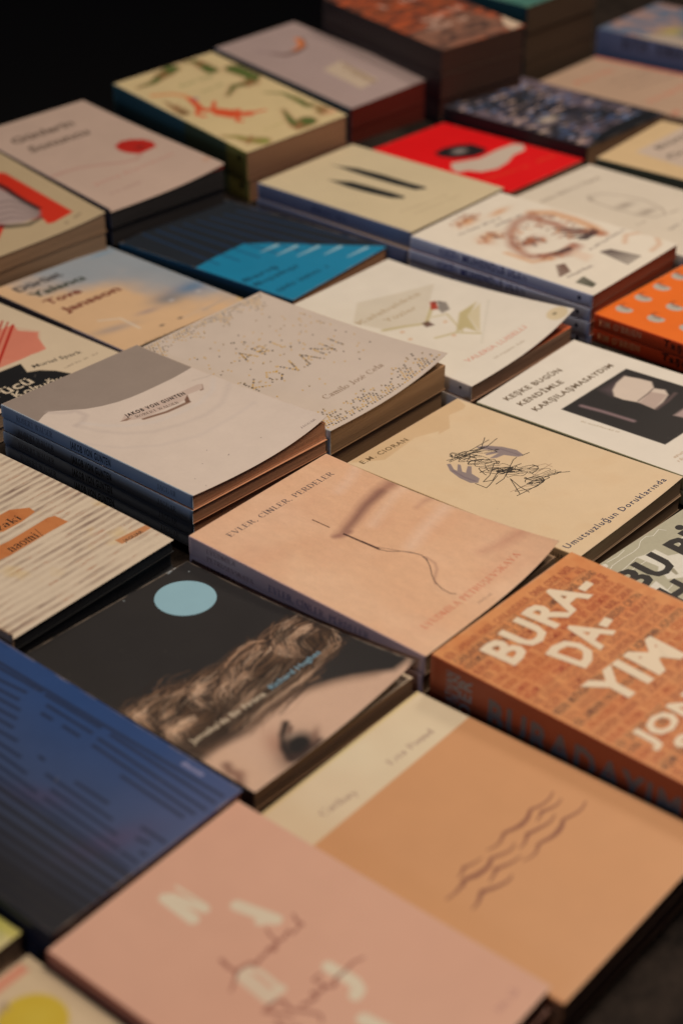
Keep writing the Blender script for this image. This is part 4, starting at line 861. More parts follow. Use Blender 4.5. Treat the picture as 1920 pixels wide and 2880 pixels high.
for t_, p, q_ in [('JONATHAN', (17.1, 38.3), (15.7, 7.3)), ('SAFRAN', (21.9, 32.1), (20.7, 9.3)), ('FOER', (30.3, 38.2), (29.3, 3.6))]:
    sp('bura', 'up', t_, (p[0], 40), (p[0], 5), 5.2 if t_ != 'FOER' else 8.5, PL, 'sans', .03)
sp('bura', 's', 'BURADAYIM', ((42.6, 39.7)[0], 29.5), ((170.2, 12.1)[0], 29.5), 19, (104, 92, 84), 'sans', .05)
stack('bura', Q['bura'], 1, .047, c, LF['bura'], 'thick orange paperback covered in red handwriting and big cream block capitals', block=(.4, .26, .18), spine_c=(150, 62, 30))

#---- bizim
LF['bizim'] = [(1, 2, 1)]
c = Cover(QW['bizim'], QL['bizim'], .5, (172, 158, 132), 131)
WH = (214, 198, 180)
c.poly([(9.8, 0.7),(14.9, 2.8),(13.8, 5.5),(8, 6.5),(6.4, 1.8)], WH, 1, .3)
c.poly([(35.5, 12.7),(41.8, 14.8),(51.9, 15.7),(51.6, 26.2),(61.1, 31.2),(54.5, 45.9),(37.3, 47.8),(28.9, 42.2),(31.5, 37.5),(32, 32.1),(36.8, 29.4),(36.1, 21.2)], WH, 1, .5)
c.poly([(40.9, 35.9),(42.2, 37.9),(39, 43.7),(36.9, 43),(37.9, 38.8)], (150, 136, 112), 1, .4)
c.poly([(12.5, 38.9),(21.7, 38),(20.4, 43.9),(16.9, 54.9),(11.1, 54.8),(11.2, 46.2)], WH, 1, .5)
c.poly([(71.3, 19.7),(81.2, 20.2),(78, 29.7),(70, 30.9),(67.5, 25.3)], WH, 1, .5)
for P in [[(9.3, 9.2),(16.1, 7.1),(27.7, 6.7),(38.9, 7.3),(46, 6.6),(53.1, 2.9),(60.3, 2.2),(64.6, 5.1),(73.7, 3.1),(76.3, 7.3)], [(16.6, 2.3),(27.3, 3.2),(36.4, 1.7),(47, -0.1)], [(17.7, 19.2),(39.1, 19.7)], [(18.7, 49.4),(29.6, 47.4)], [(13.9, 15.4),(23.3, 14.3),(35.5, 12.7)]]: c.pen(P, WH, .55)
BK = (36, 33, 33)
c.text('BU BİZİM', (4.6, 36.4), (156.4, 40.9), 21, BK, bold=.055); c.text('HALİMİZ', (11.1, 66), (142.4, 71.3), 21, BK, bold=.055)
c.grain(1.4, .06); c.grain(20, .03)
stack('bizim', Q['bizim'], 1, .0145, c, LF['bizim'], 'olive grey map-cover paperback with heavy black capitals at the right edge', block=(.45, .36, .28), spine_c=(150, 140, 120))

#---- spark
LF['spark'] = [(1, 2, 1)]
c = Cover(QW['spark'], QL['spark'], .6, (206, 176, 144), 141)
RD = (176, 44, 30)
c.poly([(53.4, 134.5),(102.2, 95.1),(115.3, 96.7),(110.2, 107.2),(118.9, 122.3),(112.2, 129.6),(103.2, 149),(90.8, 148.7),(58.7, 145.1)], (208, 122, 96), 1, .4)
for k in range(14):
    c.stroke([aff(-60+k*6, 20+k*18+8, 113.7, 82.0, 0.08240, -0.16480, 0.10050, 0.18910), aff(250, 85+k*16, 113.7, 82.0, 0.08240, -0.16480, 0.10050, 0.18910)], (196, 92, 70), .55, .8, .3)
c.poly([(47.1, 147.4),(89.4, 147.5),(117.5, 153.7),(69, 206.1),(38.2, 168.6)], (206, 176, 144), 1, .3)
for a, b, w_ in [((114.6, 96.8), (57.1, 143.2), 1.9), ((115.5, 89.7), (61.8, 132.2), 1.1), ((114, 84.6), (71.6, 118.9), 1.3)]: c.stroke([a, b], RD, w_, 1, .3)
c.poly([(29.9, 150.7),(54.4, 150.1),(73.5, 152.3),(67.3, 167),(75.7, 171.9),(82.9, 182),(88.5, 197.9),(81.3, 221.1),(22.8, 204.1),(7.6, 185.9)], (24, 23, 24), 1, .3)
c.text('Muriel Spark', (75.2, 166), (116.7, 176.5), 5.2, (58, 48, 42), bold=.01); c.smudge((90.6, 184.9), (123.5, 187.1), 2.0, (120, 98, 80), .8)
c.text('Sürücü', (5.4, 178.7), (59.8, 183.7), 11.5, (208, 180, 150), bold=.02); c.text('Koltuğu', (34.5, 192.3), (77.4, 199.6), 9.5, (208, 180, 150), bold=.02)
c.grain(18, .03)
stack('spark', Q['spark'], 2, .0120, c, LF['spark'], 'cream paperback with a red ribbed figure above a black blob', block=(.5, .4, .3), spine_c=(170, 150, 126),
      under='cream paperback under the red ribbed figure book', group='copies of the red ribbed figure book')

#---- tove
LF['tove'] = [(1, 2, 1)]
c = Cover(QW['tove'], QL['tove'], .8, (212, 166, 124), 151)
fu = c.U/c.w; fv = c.V/c.l; nn = vnoise(c.U, c.V, 45, 3, 5)
c.mix(np.clip((fu*.9-fv*.55+nn*.6-.42)*3, 0, 1)*.95, (162, 152, 148)); c.mix(np.clip((fu-fv*.9-.1+(nn-.5)*.5)*2.2, 0, 1)*.6, (132, 140, 146))
c.blob(*(120.9, 122.6), 26, 14, (92, 116, 140), .9, .1, soft=2); c.blob(*(92.7, 125.2), 20, 14, (112, 112, 116), .8, .1, soft=2); c.blob(*(22.6, 136.4), 24, 7, (166, 140, 124), .8, .2, soft=2); c.blob(*(118.2, 9.1), 16, 4, (108, 130, 146), .8, 0, soft=2)
c.blob(*(63.8, 131.3), 14, 5, (166, 136, 122), .8, .1, soft=2); c.stroke([(23.9, 115),(39.3, 125.1),(37.6, 150.7)], (214, 190, 166), 1.6, .8, 1)
c.stroke([(96.9, 163.8),(120.7, 162.1),(142.9, 162.6)], (104, 112, 124), 2, .6, 1.2); c.stroke([(75.7, 163.2),(107.9, 161.9),(134.6, 163.3)], (206, 168, 136), 3, .7, 1.5)
for p in [(92.3, 129.7), (120.4, 133.1)]: c.blob(p[0], p[1], 2.4, 1.8, (188, 172, 164), .9, 0, soft=.8)
for p in [(73, 161.2), (53.4, 160.4)]: c.blob(p[0], p[1], 2.3, 1.4, (60, 58, 62), .95, 0, soft=.7)
c.blob(*(137, 173.4), 7.5, 7.5, (206, 164, 112), .95, soft=.15)
NV, MRN = (70, 64, 62), (122, 62, 46)
c.text('Dürüst', (15.4, 21.1), (65.2, 20.5), 10, NV, bold=.055); c.text('Yalancı', (16.6, 40), (73.2, 41.6), 10, (58, 62, 50), bold=.055); c.text('Tove', (16.6, 60.1), (53.1, 60.5), 10, MRN, bold=.055); c.text('Jansson', (15.8, 82.9), (78.6, 81.9), 10, MRN, bold=.055)
c.smudge((21.3, 175.7), (67.4, 176.9), 2.2, (150, 116, 84), .8)
c.grain(20, .04)
sp('tove', 's', 'TOVE JANSSON', (60, 8), (100, 8), 5, (56, 50, 60), 'sans', .03)
stack('tove', Q['tove'], 1, .0155, c, LF['tove'], 'peach and blue watercolour paperback with four short lines of hand lettering', block=(.45, .34, .25), spine_c=(96, 88, 100), spine_fn=lambda f: (128, 116, 128) if f > .62 else (78, 72, 84))

#---- cyan
LF['cyan'] = [(.5, 2, 1)]
c = Cover(QW['cyan'], QL['cyan'], .8, (30, 34, 40), 161)
c.poly([(-9.9, 90.3),(27.8, 89.3),(66.3, 91.3),(84.2, 112),(101.9, 142),(151.8, 217.7),(-20.5, 249.7),(-24.4, 132.5)], (24, 116, 146), 1, .5)
for k in range(11):
    c.stroke([aff(840-k*0+k*85, 395-k*22, 45.2, -201.8, 0.09340, -0.24130, 0.12540, 0.25180), aff(1240+k*120, 590-k*22, 45.2, -201.8, 0.09340, -0.24130, 0.12540, 0.25180)], (26, 56, 88), 1.4, .8, .9)
for x0, y0, x1, y1 in [(300,690,402,645), (400,710,522,652), (530,715,660,655), (700,705,800,655), (845,720,965,662)]:
    pass
for a, b in [((61.7, 115.4), (82.5, 117.4)), ((64.8, 131.2), (90.8, 132.8)), ((74.4, 147.1), (101.7, 149.4)), ((91.4, 164.5), (113.6, 165.6)), ((99.5, 184.1), (125.6, 186.2))]: c.stroke([a, b], (150, 176, 186), 2.6, .9, .9, (.3, 1.2))
DB = (14, 56, 76)
c.text('Barış', (4.7, 144.8), (45.8, 148.5), 6, DB, bold=.02); c.text('Bıçakçı', (4.2, 157.6), (57.1, 161.6), 6, DB, bold=.02); c.smudge((7.4, 180.5), (71.7, 183), 5.4, DB, .9)
c.grain(20, .04)
stack('cyan', Q['cyan'], 1, .0145, c, LF['cyan'], 'slim paperback with a cyan triangle on black stripes, tail edge bulging', block=(.62, .36, .22), spine_c=(14, 60, 84))

#---- liz
LF['liz'] = [(.5, 2, 1)]
c = Cover(QW['liz'], QL['liz'], .9, (204, 172, 124), 171)
def beast(P, k1, k2, w_):
    c.stroke(P, k2, w_*2.1, .6, 2.8, (.3, 1.1)); c.stroke(P, k1, w_*1.5, 1, 1.1, (.1, 1.25)); 
    m = P[len(P)//2]
    for dx, dy in [(-7, 5), (7, 6), (-6, -6), (7, -6)]: c.stroke([m, (m[0]+dx, m[1]+dy)], k2, w_*.4, .7, 1.2)
GR, RU, RE = (84, 92, 42), (150, 96, 60), (206, 78, 40)
beast([(13.8, 24.8),(32.1, 24.7),(53.2, 15.8),(69.5, 8)], GR, RU, 8); beast([(87.4, 3.9),(100.1, 6.6),(99.9, 17.8),(98.2, 38.8)], GR, RU, 7)
beast([(70.3, 101),(90.2, 86.7),(107.6, 91.3),(120.5, 80.8),(118.8, 51.4)], GR, RU, 9); beast([(104.4, 120.7),(116.4, 134.1),(117.1, 153.3),(115.4, 172.5)], GR, (128, 110, 60), 4)
beast([(90, 165.3),(78.9, 190.7),(77.5, 204.3),(90.6, 201.1)], GR, RU, 9); beast([(6.4, 173.1),(15.7, 183.7),(20.4, 197.4),(28.5, 206.9)], (140, 130, 64), RU, 7)
beast([(13, 71.5),(12, 91.2),(11, 105.6)], (130, 96, 60), RU, 5); beast([(117.5, 184.7),(117.2, 194.7)], (120, 110, 60), RU, 6)
beast([(116.8, 163.5),(118.9, 175.7),(123.4, 190.1)], RU, GR, 3)
c.stroke([(12.8, 50.4),(29.8, 60.1),(37.1, 71.8),(34.7, 90.6)], (212, 130, 76), 5, .9, 1.2); c.stroke([(37.1, 82.2),(28.8, 111.1),(39.5, 120.5),(46.7, 131.9),(49, 144.1),(59, 148.9)], RE, 11, 1, 1.2, (.6, .9)); c.stroke([(36.5, 128),(42.4, 143.3),(55.5, 147.3),(77, 153.6)], RE, 10, 1, 1.2, (1, .25))
c.stroke([(46, 131.3),(56.7, 135.7),(38.9, 155.2),(42.4, 158.3)], RE, 4, 1, 1); c.stroke([(33.5, 99.9),(18.2, 116.9),(21.8, 125.1)], RE, 4, 1, 1); c.stroke([(34.8, 121.4),(50.4, 104.3)], RE, 4, 1, 1)
c.blob(*(41, 85.7), 3, 2, (100, 90, 130), .8, 0, soft=.8)
c.smudge((49.3, 53.3), (91.6, 52.5), 6, (128, 126, 74), .8); c.smudge((57.8, 79.4), (84.9, 76.6), 5, (140, 132, 80), .7); c.smudge((45.9, 190.9), (71.7, 189.3), 4, (170, 150, 90), .6)
c.blob(*(123.1, 200), 12, 6, (214, 150, 110), .7, 0, soft=1)
c.grain(26, .05)
sp('liz', 'dot', '', (c.l-11, 9), None, 7, (46, 44, 26))
stack('liz', Q['liz'], 2, .0295, c, LF['liz'], 'thick yellow paperback with green and red lizards over its cover', block=(.44, .26, .17), spine_c=(60, 64, 50), spine_fn=lambda f: (150, 134, 66) if f > .86 else ((64, 96, 98) if f < .55 else (84, 92, 66)),
      under='thick olive-spined paperback under the lizard one', group='copies of the lizard book')

#---- lilac
LF['lilac'] = [(1, 2, 1)]
c = Cover(QW['lilac'], QL['lilac'], .9, (168, 138, 128), 181)
c.stroke([(37.5, 53.5),(45, 66),(60.3, 67.4),(77.1, 61),(88.6, 43.4)], (92, 54, 42), 9, .95, 1.2, (.3, .9)); c.stroke([(63.6, 61.3),(75.1, 59.2),(82, 53.1),(86.6, 41.6)], (214, 116, 60), 8, .95, 1.2, (.5, .9)); c.stroke([(30.1, 38.1),(44.1, 59.2)], (140, 110, 106), 5, .5, 2)
c.poly([(49.4, 122.4),(80.2, 117.7),(74.8, 182.3),(44.8, 186.1)], (190, 160, 134), 1, 1); c.smudge((65.1, 133.4), (63.9, 183.7), 7, (140, 104, 76), .8); c.stroke([(76.7, 126.3),(68.7, 182.4)], (146, 112, 84), 3, .8, 1.4)
c.grain(24, .04)
stack('lilac', Q['lilac'], 2, .0235, c, LF['lilac'], 'mauve paperback with a small orange crescent moon and red page edges', block=(.22, .045, .035), spine_c=(58, 74, 84),
      under='red-edged paperback under the crescent moon one', group='copies of the crescent moon book')

#---- rose
LF['rose'] = [(8, 3, 2.2), (-2.5, 0, 5)]
c = Cover(QW['rose'], QL['rose'], .9, (186, 152, 132), 191)
TI = (104, 82, 68)
c.text('Günlerin', (19.9, 47), (92.5, 46.1), 12.5, TI, bold=.045, slant=.2); c.text('Sonuncu', (20.2, 74.2), (91.5, 73.8), 12.5, TI, bold=.045, slant=.2)
c.poly([(88.2, 114.3),(99.2, 109.3),(108.5, 112.2),(117.6, 120.5),(120.3, 132),(116.5, 143),(106.9, 144.2),(94.3, 145.6),(87.4, 134.8),(85.3, 125.2)], (176, 34, 24), 1, 1); c.blob(*(103.9, 133.3), 6, 5, (110, 26, 22), .7, 0, soft=1.5)
c.stroke([(96.1, 145.8),(85.2, 152.4),(72.2, 149.7),(53.6, 139.9),(33.8, 131.8),(18.6, 130.2),(3.6, 131.1)], (176, 128, 112), 3, .8, 1.4)
c.text('Jenny Erpenbeck', (21.9, 172.7), (118.3, 170), 5.5, (186, 128, 112)); c.smudge((23, 196.5), (59.1, 194.7), 4, (162, 122, 108), .8)
c.blob(*(129.5, 202.7), 4, 4, (184, 138, 110), .8, soft=.5)
c.grain(26, .04)
stack('rose', Q['rose'], 2, .0185, c, LF['rose'], 'blush white paperback with a red rosebud on a thin pink stem, back left', block=(.05, .05, .055), spine_c=(30, 44, 70), block_lift=.3, endpaper=(190, 52, 30),
      under='black-edged paperback under the rosebud one', group='copies of the rosebud book')

#---- typew
LF['typew'] = [(-3, 0, 4), (4, 4, 4)]
c = Cover(QW['typew'], QL['typew'], .9, (180, 150, 114), 201)
c.poly([(69.6, -19.2),(8.3, 84.9),(27.7, 185.3),(59.3, 154.6),(89.2, 167.1),(87.1, 179.1),(91.8, 181.1),(115.7, 176.8),(114.1, 68.3),(107.5, 60.8)], (196, 44, 24), 1, 1)
c.poly([(50.9, 46.4),(92.3, 84.6),(93.6, 101.6),(94.2, 122.8),(95.2, 141.3),(94.8, 155.6),(87.6, 163.3),(72.3, 163.7),(58.3, 156.1),(37.5, 133.1),(20.9, 96.4)], (164, 136, 126), 1, 1)
c.stroke([(95.7, 82.4),(96.8, 96.7),(95.6, 111.2),(95.3, 128.8),(96.6, 149.9)], (30, 28, 28), 5, .95, 1.5); c.stroke([(40.9, 143.3),(59, 161.3),(73.5, 169.4),(88.5, 166.5)], (36, 32, 32), 6, .9, 1.8, (1, .5))
for k in range(4): c.stroke([aff(-60, 1080+k*55, 202.7, -77.9, 0.07060, -0.11710, 0.06580, 0.18250), aff(100, 1050+k*50, 202.7, -77.9, 0.07060, -0.11710, 0.06580, 0.18250), aff(250, 1100+k*35, 202.7, -77.9, 0.07060, -0.11710, 0.06580, 0.18250), aff(370, 1150+k*15, 202.7, -77.9, 0.07060, -0.11710, 0.06580, 0.18250)], (112, 90, 84), 2.2, .7, 1.4)
c.smudge((99.8, 190.9), (118.6, 186), 4, (120, 96, 74), .8)
c.grain(26, .04)
stack('typew', Q['typew'], 2, .0175, c, LF['typew'], 'tan paperback with a pale shape in a red-orange panel, cut by the left edge', block=(.42, .29, .19), spine_c=(150, 126, 96), block_lift=.3,
      under='tan paperback under the red-orange panel one', group='copies of the red-orange panel book')

#---- pens
LF['pens'] = [(1, 2, 1)]
c = Cover(QW['pens'], QL['pens'], .8, (204, 176, 138), 211)
PK = (44, 42, 38)
c.poly([(82.2, 19.9),(83.4, 30.2),(90.4, 46.7),(93.2, 76.7),(93, 112.5),(94.3, 128.9),(92, 133.7),(82.3, 127),(80.2, 101.5),(79.6, 68.2),(80, 47.6)], PK, 1, .8)
c.poly([(49.3, 45),(53.2, 54.7),(60.1, 66.9),(62.1, 91.1),(63.7, 115.2),(63.2, 130.1),(59.1, 132.6),(52.1, 123),(48.5, 98.7),(47, 76.2)], PK, 1, .8)
c.smudge((28.5, 152.1), (92.2, 159.3), 3, (166, 140, 108), .7); c.smudge((36.4, 164.5), (99.7, 168.5), 3, (166, 140, 108), .6)
c.grain(26, .04)
sp('pens', 's', 'MEMLEKETİMİN', (70, 11), (112, 11), 6, (70, 76, 104), 'sans', .02)
stack('pens', Q['pens'], 2, .0152, c, LF['pens'], 'cream paperback with two black pen silhouettes side by side', block=(.5, .4, .3), spine_c=(110, 112, 132),
      under='beige paperback under the pen silhouette one', group='copies of the pen silhouette book', jit=3)

#---- red
LF['red'] = [(1, 2, 1)]
c = Cover(QW['red'], QL['red'], .8, (206, 18, 18), 221)
c.C[:] = (.84, .006, .012)
c.poly([(40.9, 54.9),(59.7, 52.3),(77.3, 57.1),(89, 66.8),(86.8, 87.3),(75.9, 93.6),(58.8, 92.5),(41.1, 79.6),(36.4, 66.9)], (34, 24, 26), 1, .8); c.blob(*(62.7, 70.8), 8, 5, (160, 140, 130), .9, .2, soft=.6)
c.poly([(28.8, 87.4),(44, 93.8),(59.2, 100.3),(92.2, 97.5),(116.8, 99.4),(121.1, 108.5),(110.7, 119.3),(89.1, 120.2),(68.1, 128.9),(46.3, 132.5),(28.4, 126.2),(21.9, 113.2),(10.8, 109.8),(15.8, 97.8)], (200, 172, 150), 1, 1)
c.smudge((13.3, 143.9), (72.7, 152.4), 4.5, (214, 62, 30), .9); c.smudge((87.9, 152.1), (114.8, 154.5), 4.5, (214, 62, 30), .9)
c.grain(26, .04)
stack('red', Q['red'], 1, .008, c, LF['red'], 'thin bright red paperback with a white cup shape and black saucer', block=(.5, .34, .26), spine_c=(150, 20, 20))

#---- circ
LF['circ'] = [(1.5, 2, 1)]
c = Cover(QW['circ'], QL['circ'], .7, (222, 200, 176), 231)
OC, OC2, DK2 = (204, 138, 88), (158, 88, 62), (66, 44, 44)
c.stroke([(112.8, 51.5),(123.7, 64.9),(124.1, 88.6),(119.7, 111.8),(112.2, 124.9)], OC, 9, .8, 4); c.stroke([(109.7, 53.7),(85.6, 53.2),(61.5, 63.4),(40.6, 81.7),(31, 101.8),(38.8, 116.2),(55.8, 126),(76, 124)], OC2, 9, .7, 4, (1, 1))
c.stroke([(102.5, 62.2),(104.3, 81.5),(98.4, 102.4),(107.3, 113.2),(112.2, 124.9)], OC2, 10, .8, 4); c.stroke([(39.8, 112.2),(55.9, 121),(77, 120)], OC2, 6, .8, 2.5); c.stroke([(24.6, 86.4),(23.6, 113.5),(39.6, 122.2)], OC, 5, .7, 3)
c.blob(*(57.9, 88.9), 16, 8, OC2, .9, .1, soft=1.5); c.stroke([(48.7, 86),(67.2, 86.6),(65.4, 97.9)], DK2, 2.4, .8, 1.4); c.stroke([(62.7, 81.3),(53, 96.5)], DK2, 2, .7, 1.4)
c.blob(*(58.7, 18.4), 16, 8, OC, .9, -.1, soft=1.5); c.blob(*(95, 27.2), 16, 5, OC, .8, 0, soft=1.5); c.blob(*(44, 53.6), 14, 8, OC, .8, 0, soft=2); c.blob(*(33.8, 57.7), 8, 10, (204, 150, 118), .7, 0, soft=2)
def mesh_patch(P, nu, nv_, k):
    (a, b, d, e) = [np.array(p) for p in P]
    for i in range(nu):
        for j in range(nv_):
            s_, t_ = (i+.5)/nu, (j+.5)/nv_; p = (a*(1-s_)+b*s_)*(1-t_)+(e*(1-s_)+d*s_)*t_; c.blob(p[0], p[1], 1.7, 1.7, k, .95, 0, soft=.4)
mesh_patch([(96.5, 83.4), (113.2, 109.3), (107.5, 124.7), (83.9, 112.1)], 9, 4, DK2); mesh_patch([(78.3, 145.3), (88.6, 150), (94.5, 178.4), (70.1, 179.4)], 5, 9, DK2); mesh_patch([(31.3, 132.8), (38.4, 136.1), (28.3, 149.3), (11.6, 149.3)], 5, 5, (100, 62, 50)); mesh_patch([(12.3, 164.7), (27.2, 162.8), (20.8, 179.6), (13.8, 181)], 5, 5, (70, 66, 50)); mesh_patch([(87.4, 116.4), (116.7, 113.7), (114.3, 121.9), (92.7, 122.8)], 7, 4, DK2); mesh_patch([(46.1, 114.5), (70.2, 119.6), (68.5, 125.7), (46.9, 120.6)], 8, 2, DK2)
c.stroke([(107.8, 152.3),(123.2, 144.2),(135.5, 151.3),(139.8, 164.8),(123.8, 177.8),(108.1, 179.5)], (206, 160, 128), 4, .8, 2)
rc = random.Random(4)
for P in [[(101.8, 55.7),(113.9, 64.6),(115.7, 84),(110.5, 106.1),(114.3, 121.9)], [(76.7, 59.5),(46.2, 77.7),(32, 97.8),(37.1, 114.1),(54.9, 125)], [(80.3, 63.8),(97.1, 72.8),(94.2, 91.7),(86.8, 110.2)], [(28.3, 56.6),(46, 50.5),(54.1, 60.1)], [(42.1, 18.5),(62.2, 14.1),(74.6, 17.3)], [(42.7, 86.9),(60.8, 84.3),(68.8, 93.9)]]:
    for k in range(26):
        t = rc.uniform(0, len(P)-1.01); i_ = int(t); f_ = t-i_; x = P[i_][0]*(1-f_)+P[i_+1][0]*f_+rc.gauss(0, 3.2); y = P[i_][1]*(1-f_)+P[i_+1][1]*f_+rc.gauss(0, 3.2); a_ = rc.uniform(0, 6)
        c.stroke([(x+2.4*math.cos(a_+q*.9), y+2.4*math.sin(a_+q*.9)) for q in range(4)], rc.choice([(150, 84, 58), (120, 66, 50), (190, 122, 82)]), 1.2, .7, .7)
c.blob(*(145.3, 174.4), 8, 6, (206, 178, 130), .8, 0, soft=.6); c.poly([(69.4, 126.7),(67.8, 145.7),(53.3, 148.8),(55.6, 131)], (216, 176, 148), .6, 3)
for a, b in [((29.6, 32.3), (87.2, 38.1)), ((66.8, 44.9), (108.1, 48.7)), ((76.7, 138.2), (131.2, 137.5)), ((16.8, 155.4), (49.1, 158))]: c.smudge(a, b, 3.6, (120, 100, 92), .9)
c.grain(24, .03)
sp('circ', 's', 'YÜKSEK', (31.5, 9.6), (53.9, 6.5), 6.5, (60, 66, 120), 'sans', .04); sp('circ', 's', 'MÜHENDİS İÇİN', (57.4, 8.2), (124.8, 6.1), 6.5, (52, 56, 104), 'sans', .05); sp('circ', 'dot', '', ((177.3, 5.5)[0], 5.5), None, 4, (36, 40, 60))
stack('circ', Q['circ'], 4, .0118, c, LF['circ'], 'white paperback with brown circular map patches, top of a tall stack', block=(.34, .14, .10), spine_c=(172, 166, 178), spine_fn=None,
      under='white-spined paperback in the brown patch stack', group='copies of the brown circular patch book')

#---- fish
LF['fish'] = [(1, 2, 1)]
c = Cover(QW['fish'], QL['fish'], .9, (214, 190, 166), 241)
GY = (152, 130, 112)
c.smudge((21.2, 28.7), (74.5, 28.6), 5.5, GY, .9); c.smudge((72.8, 29.9), (112.1, 31.7), 5.5, GY, .9)
c.stroke([(55.9, 57.7),(62.8, 50),(76, 55.3),(85.7, 72.3),(89.5, 95),(83.6, 118.5),(73.2, 130.6),(58.8, 126.2),(54.2, 106.5),(52.8, 84.3),(54.2, 58.9)], GY, 1.3, .8, .9); c.blob(*(65.8, 89.7), 14, 6, (140, 118, 102), .7, .1, soft=1.5); c.blob(*(66.4, 114.2), 14, 6, (140, 118, 102), .7, .1, soft=1.5); c.blob(*(58.1, 57), 5, 4, (150, 130, 112), .7, 0, soft=1)
c.smudge((33.9, 127.4), (46.8, 127.4), 4, GY, .7); c.smudge((41.2, 155.2), (88.4, 153.6), 4, (140, 122, 110), .8); c.smudge((76.1, 133.9), (97.1, 133.8), 4, GY, .6)
c.grain(26, .03)
stack('fish', Q['fish'], 2, .0120, c, LF['fish'], 'greyish white paperback with a faint outlined fish, beside the brown patch stack', block=(.45, .36, .28), spine_c=(176, 160, 146),
      under='pale paperback under the outlined fish book', group='copies of the outlined fish book')

#---- helm
LF['helm'] = [(1, 2, 1)]
c = Cover(QW['helm'], QL['helm'], .7, (226, 104, 28), 251)
c.C[:] = (.88, .20, .022)
hx = [(23.3, 14.1), (52.6, 13.4), (83.1, 13.3), (112.5, 13.5), (25.3, 44), (53.4, 45.2)]
du = np.array((52.6, 13.4))-np.array((23.3, 14.1)); dv = np.array((25.3, 44))-np.array((23.3, 14.1))
for j in range(-1, 9):
    for i in range(-2, 9):
        p = np.array((23.3, 14.1))+du*i+dv*j+(du*0)
        if not (6 < p[0] < c.w-6 and 8 < p[1] < c.l-6): continue
        x, y = p; r1 = 7.9
        P = [(x+r1*math.cos(a), y+1.5-r1*.95*math.sin(a)) for a in [k*math.pi/12 for k in range(13)]]
        P = [(x-r1*.8, y+4.8), (x+r1*.85, y+5)]+P
        Pr = [(x+(q[1]-y)*1.0, y-(q[0]-x)*1.0) for q in P]
        c.poly(Pr, (178, 160, 142), 1, .5); c.poly([(x+1, y-4), (x+5, y-4.6), (x+5.5, y+3), (x+1.5, y+3)], (132, 114, 100), .9, .8)
        c.stroke([(x+5.6, y-6), (x+6.2, y-7.5)], (60, 30, 26), 1.6, .9, .5); c.stroke([(x+6.5, y-5), (x+10, y-6), (x+11, y-9), (x+12, y-4)], (150, 66, 30), .7, .8, .4)
c.grain(24, .03)
sp('helm', 's', "TIM O'BRIEN", (5.6, 9), (47.3, 7.5), 5.4, (208, 140, 96), 'sans', .02); sp('helm', 's', 'Taşıdıkları', (68.7, 7.1), (121.6, 6.8), 6.2, (30, 18, 16), 'sans', .04)
stack('helm', Q['helm'], 2, .0122, c, LF['helm'], 'bright orange paperback patterned with rows of grey helmets, right edge', block=(.45, .3, .2), spine_c=(190, 58, 20),
      under='orange-spined paperback under the grey helmet one', group='copies of the grey helmet book')

#---- city
LF['city'] = [(1.5, 2, 2)]
c = Cover(QW['city'], QL['city'], .9, (46, 44, 52), 261)
c.wash((110, 90, 96), 20, .42, .6, .9, 1, 44); rc = random.Random(9)
for _ in range(520):
    x, y = rc.uniform(3, c.w-14), rc.uniform(4, c.l-10); k = rc.choice([(24, 24, 28), (28, 28, 34), (196, 158, 140), (150, 126, 128), (110, 128, 160), (70, 84, 116), (52, 44, 48), (24, 24, 28)])
    c.stroke([(x, y), (x+rc.uniform(2, 9), y)], k, rc.uniform(1.6, 3.4), .85, .5)
for k in range(9): c.stroke([(rc.uniform(8, 60), 14+k*19), (rc.uniform(70, c.w-20), 14+k*19)], (24, 24, 28), 7, .8, 1.5)
c.blob(*(41.6, 110.6), 14, 8, (210, 180, 156), .9, .1, soft=2); c.blob(*(8.2, 129.9), 9, 4, (206, 170, 146), .8, 0, soft=2); c.blob(*(11.1, 179.5), 5, 3, (210, 160, 140), .9, 0, soft=1)
c.poly([(135.4, 170.5),(148.5, 185.8),(-29, 211.8),(-2.7, 192.5),(31, 179.9),(68.8, 170.7)], (20, 22, 26), 1, 1)
for a, b in [((69.1, 55.2), (129.9, 56.4)), ((47.4, 139.4), (116.9, 140.4)), ((15.7, 36.9), (52.7, 37.6))]: c.smudge(a, b, 12, (28, 30, 30), .9)
stack('city', Q['city'], 1, .0205, c, LF['city'], 'black paperback with a blurred mosaic of city lights on its cover', block=(.42, .27, .17), spine_c=(22, 22, 26))

#---- cream
LF['cream'] = [(.5, 2, 1)]
c = Cover(QW['cream'], QL['cream'], .9, (210, 170, 124), 271)
c.poly([(38.6, 23),(130.1, 27.4),(137.1, 83.8),(29.7, 86.3)], (196, 166, 144), 1, 2)
c.text('Bütün', (58.8, 38.9), (132.6, 46.6), 8, (100, 84, 74), bold=.02); c.text('Öyküler', (42.2, 60.4), (136.5, 75.2), 8, (100, 84, 74), bold=.02)
c.grain(26, .04)
stack('cream', Q['cream'], 1, .026, c, LF['cream'], 'yellowish cream paperback with a pale title panel and dark green spine', block=(.5, .4, .3), spine_c=(58, 58, 46))

